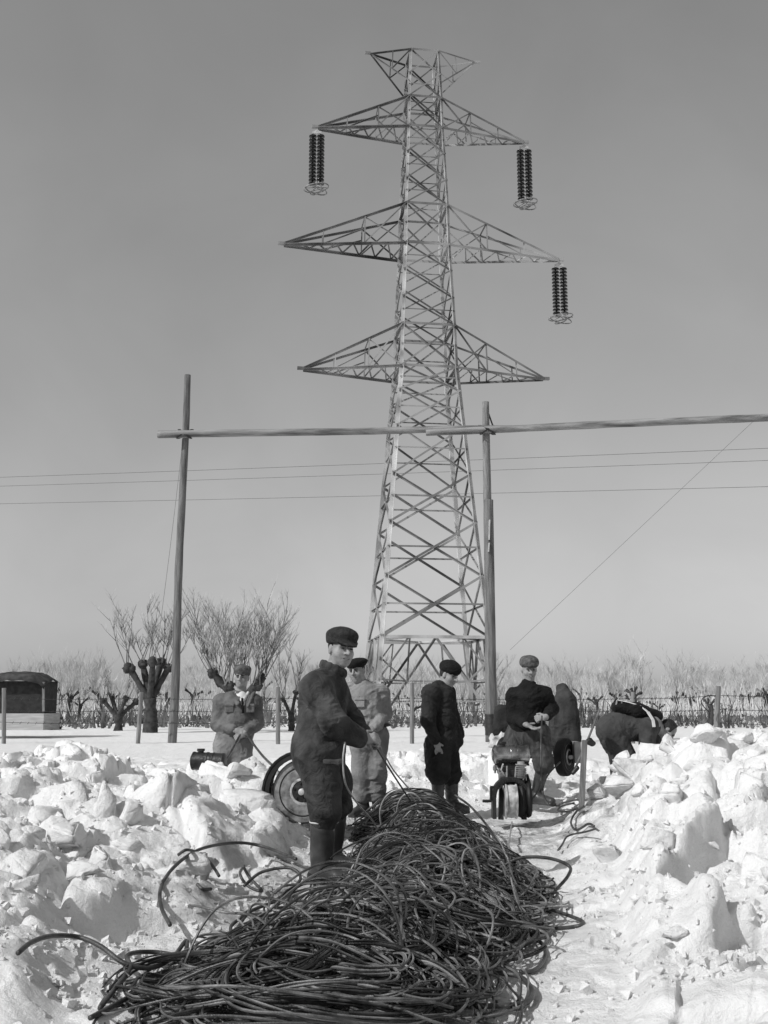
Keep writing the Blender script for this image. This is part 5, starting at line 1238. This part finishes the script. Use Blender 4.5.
cable([(244, 886, 6.4), (262, 872, 6.5), (290, 868, 6.5), (300, 880, 6.4), (276, 900, 6.2), (250, 912, 6.1), (236, 930, 6.0)], .0095, 'coil of cable spilling left from the boots of the nearest man')
cable([(232, 936), (232, 925, 6), (250, 915, 6), (274, 920, 6), (268, 940, 5.9), (240, 955), (236, 965)], .0095, 'curled cable at the left shoulder of the heap')
cable([(500, 868, 6.8), (520, 858, 6.8), (548, 858, 6.8), (569, 866, 6.8), (568, 876, 6.7), (556, 890, 6.6), (545, 905, 6.5)], .0105, 'cable loop sticking out highest on the right edge of the heap')
cable([(520, 905, 6.2), (545, 908, 6.2), (580, 920, 6.1), (578, 926, 6.1), (550, 928, 6.1), (515, 922, 6.1)], .0105, 'long narrow cable loop pointing right over the trodden snow')
cable([(530, 935, 5.9), (543, 945, 5.8), (545, 958, 5.7), (535, 970, 5.7), (520, 972, 5.6)], .0105, 'short curved cable end at the lower right edge of the heap')
cable([(430, 985, 5.0), (470, 975, 5.05), (515, 975, 5.0), (532, 990, 4.95), (525, 1003, 4.9), (490, 1006, 4.85), (440, 1006, 4.8), (410, 1000, 4.8)], .011, 'large flat cable loop lying on the snow at the bottom right of the heap')
cable([(480, 955, 5.2), (500, 962, 5.1), (528, 985, 5.0), (520, 1008, 4.85), (495, 1002, 4.9)], .010, 'small cable loop crossing the large flat one at the bottom right')
wl = mat('pale_wire', .38); 
cable([(372, 739, 7.0), (384, 760, 7.6), (400, 785, 8.4), (418, 812, 9.0)], .007, 'wire running from the hands of the nearest man down into the heap', 'wire', 'pulled_wire')
cable([(345, 742, 6.86), (343, 762, 6.84), (346, 785, 6.9), (357, 803, 7.2), (372, 820, 7.7), (380, 834, 8.0)], .006, 'pale wire hanging past the thigh of the nearest man to the heap', 'wire', 'pale_wire', m=wl)
cable([(380, 745, 10.6), (392, 768, 10.2), (410, 790, 9.8)], .007, 'wire from the hands of the man in the light jacket to the coil', 'wire', 'pulled_wire')
cable([(364, 735, 6.95), (372, 732, 9.0), (376, 729, 10.6)], .006, 'short stretch of wire between the hands of the two men handling the heap', 'wire', 'pulled_wire')
cable([(246, 733, 11.68), (252, 742, 11.3), (262, 755, 10.3), (275, 768, 9.1)], .012, 'black cable from the hands of the man at the left to the cart wheel', 'cable', 'loose_cable')
cable([(240, 735, 11.7), (233, 748, 11.3), (227, 758, 11.0), (222, 764, 10.9)], .013, 'black hose from the hands of the man at the left to his winch', 'hose', 'hose')
cable([(542, 716, 11.45), (541, 740, 11.2), (541, 765, 11.0), (540, 786, 10.7), (532, 800, 10.6)], .009, 'thin rope hanging from the hands of the man in the jersey to the winch', 'rope', 'rope')
cable([(560, 762, 12), (548, 775, 11.8), (543, 790, 11.7), (548, 804, 11.5), (560, 806)], .009, 'cable curving down from the hand cart behind the boots', 'cable')
cable([(556, 806), (566, 802), (578, 800), (580, 806), (570, 811), (558, 811), (562, 806), (574, 803)], .010, 'flat coil of cable on the trampled snow left of the stake', 'cable')
cable([(584, 806, 10.4), (576, 812, 10.35), (571, 822), (576, 830), (588, 824), (594, 826)], .010, 'cable wound loosely around the foot of the stake', 'cable')
cable([(595, 829), (585, 832), (568, 836), (562, 845), (558, 850)], .008, 'thin cable end trailing from the stake toward the camera', 'cable')
cable([(512, 822, 10.5), (508, 848, 8.6), (500, 880, 7.0), (488, 915, 6.0), (478, 968, 5.0)], .007, 'taut wire running from the winch over the heap toward the camera', 'wire', 'taut_wire', m=wl)
cable([(455, 795, 9.8), (470, 806, 9.6), (486, 824, 9.3), (500, 844, 8.8), (508, 862, 8.3), (498, 876, 7.9)], .010, 'springy cable bowing out on the right of the coil', 'cable')
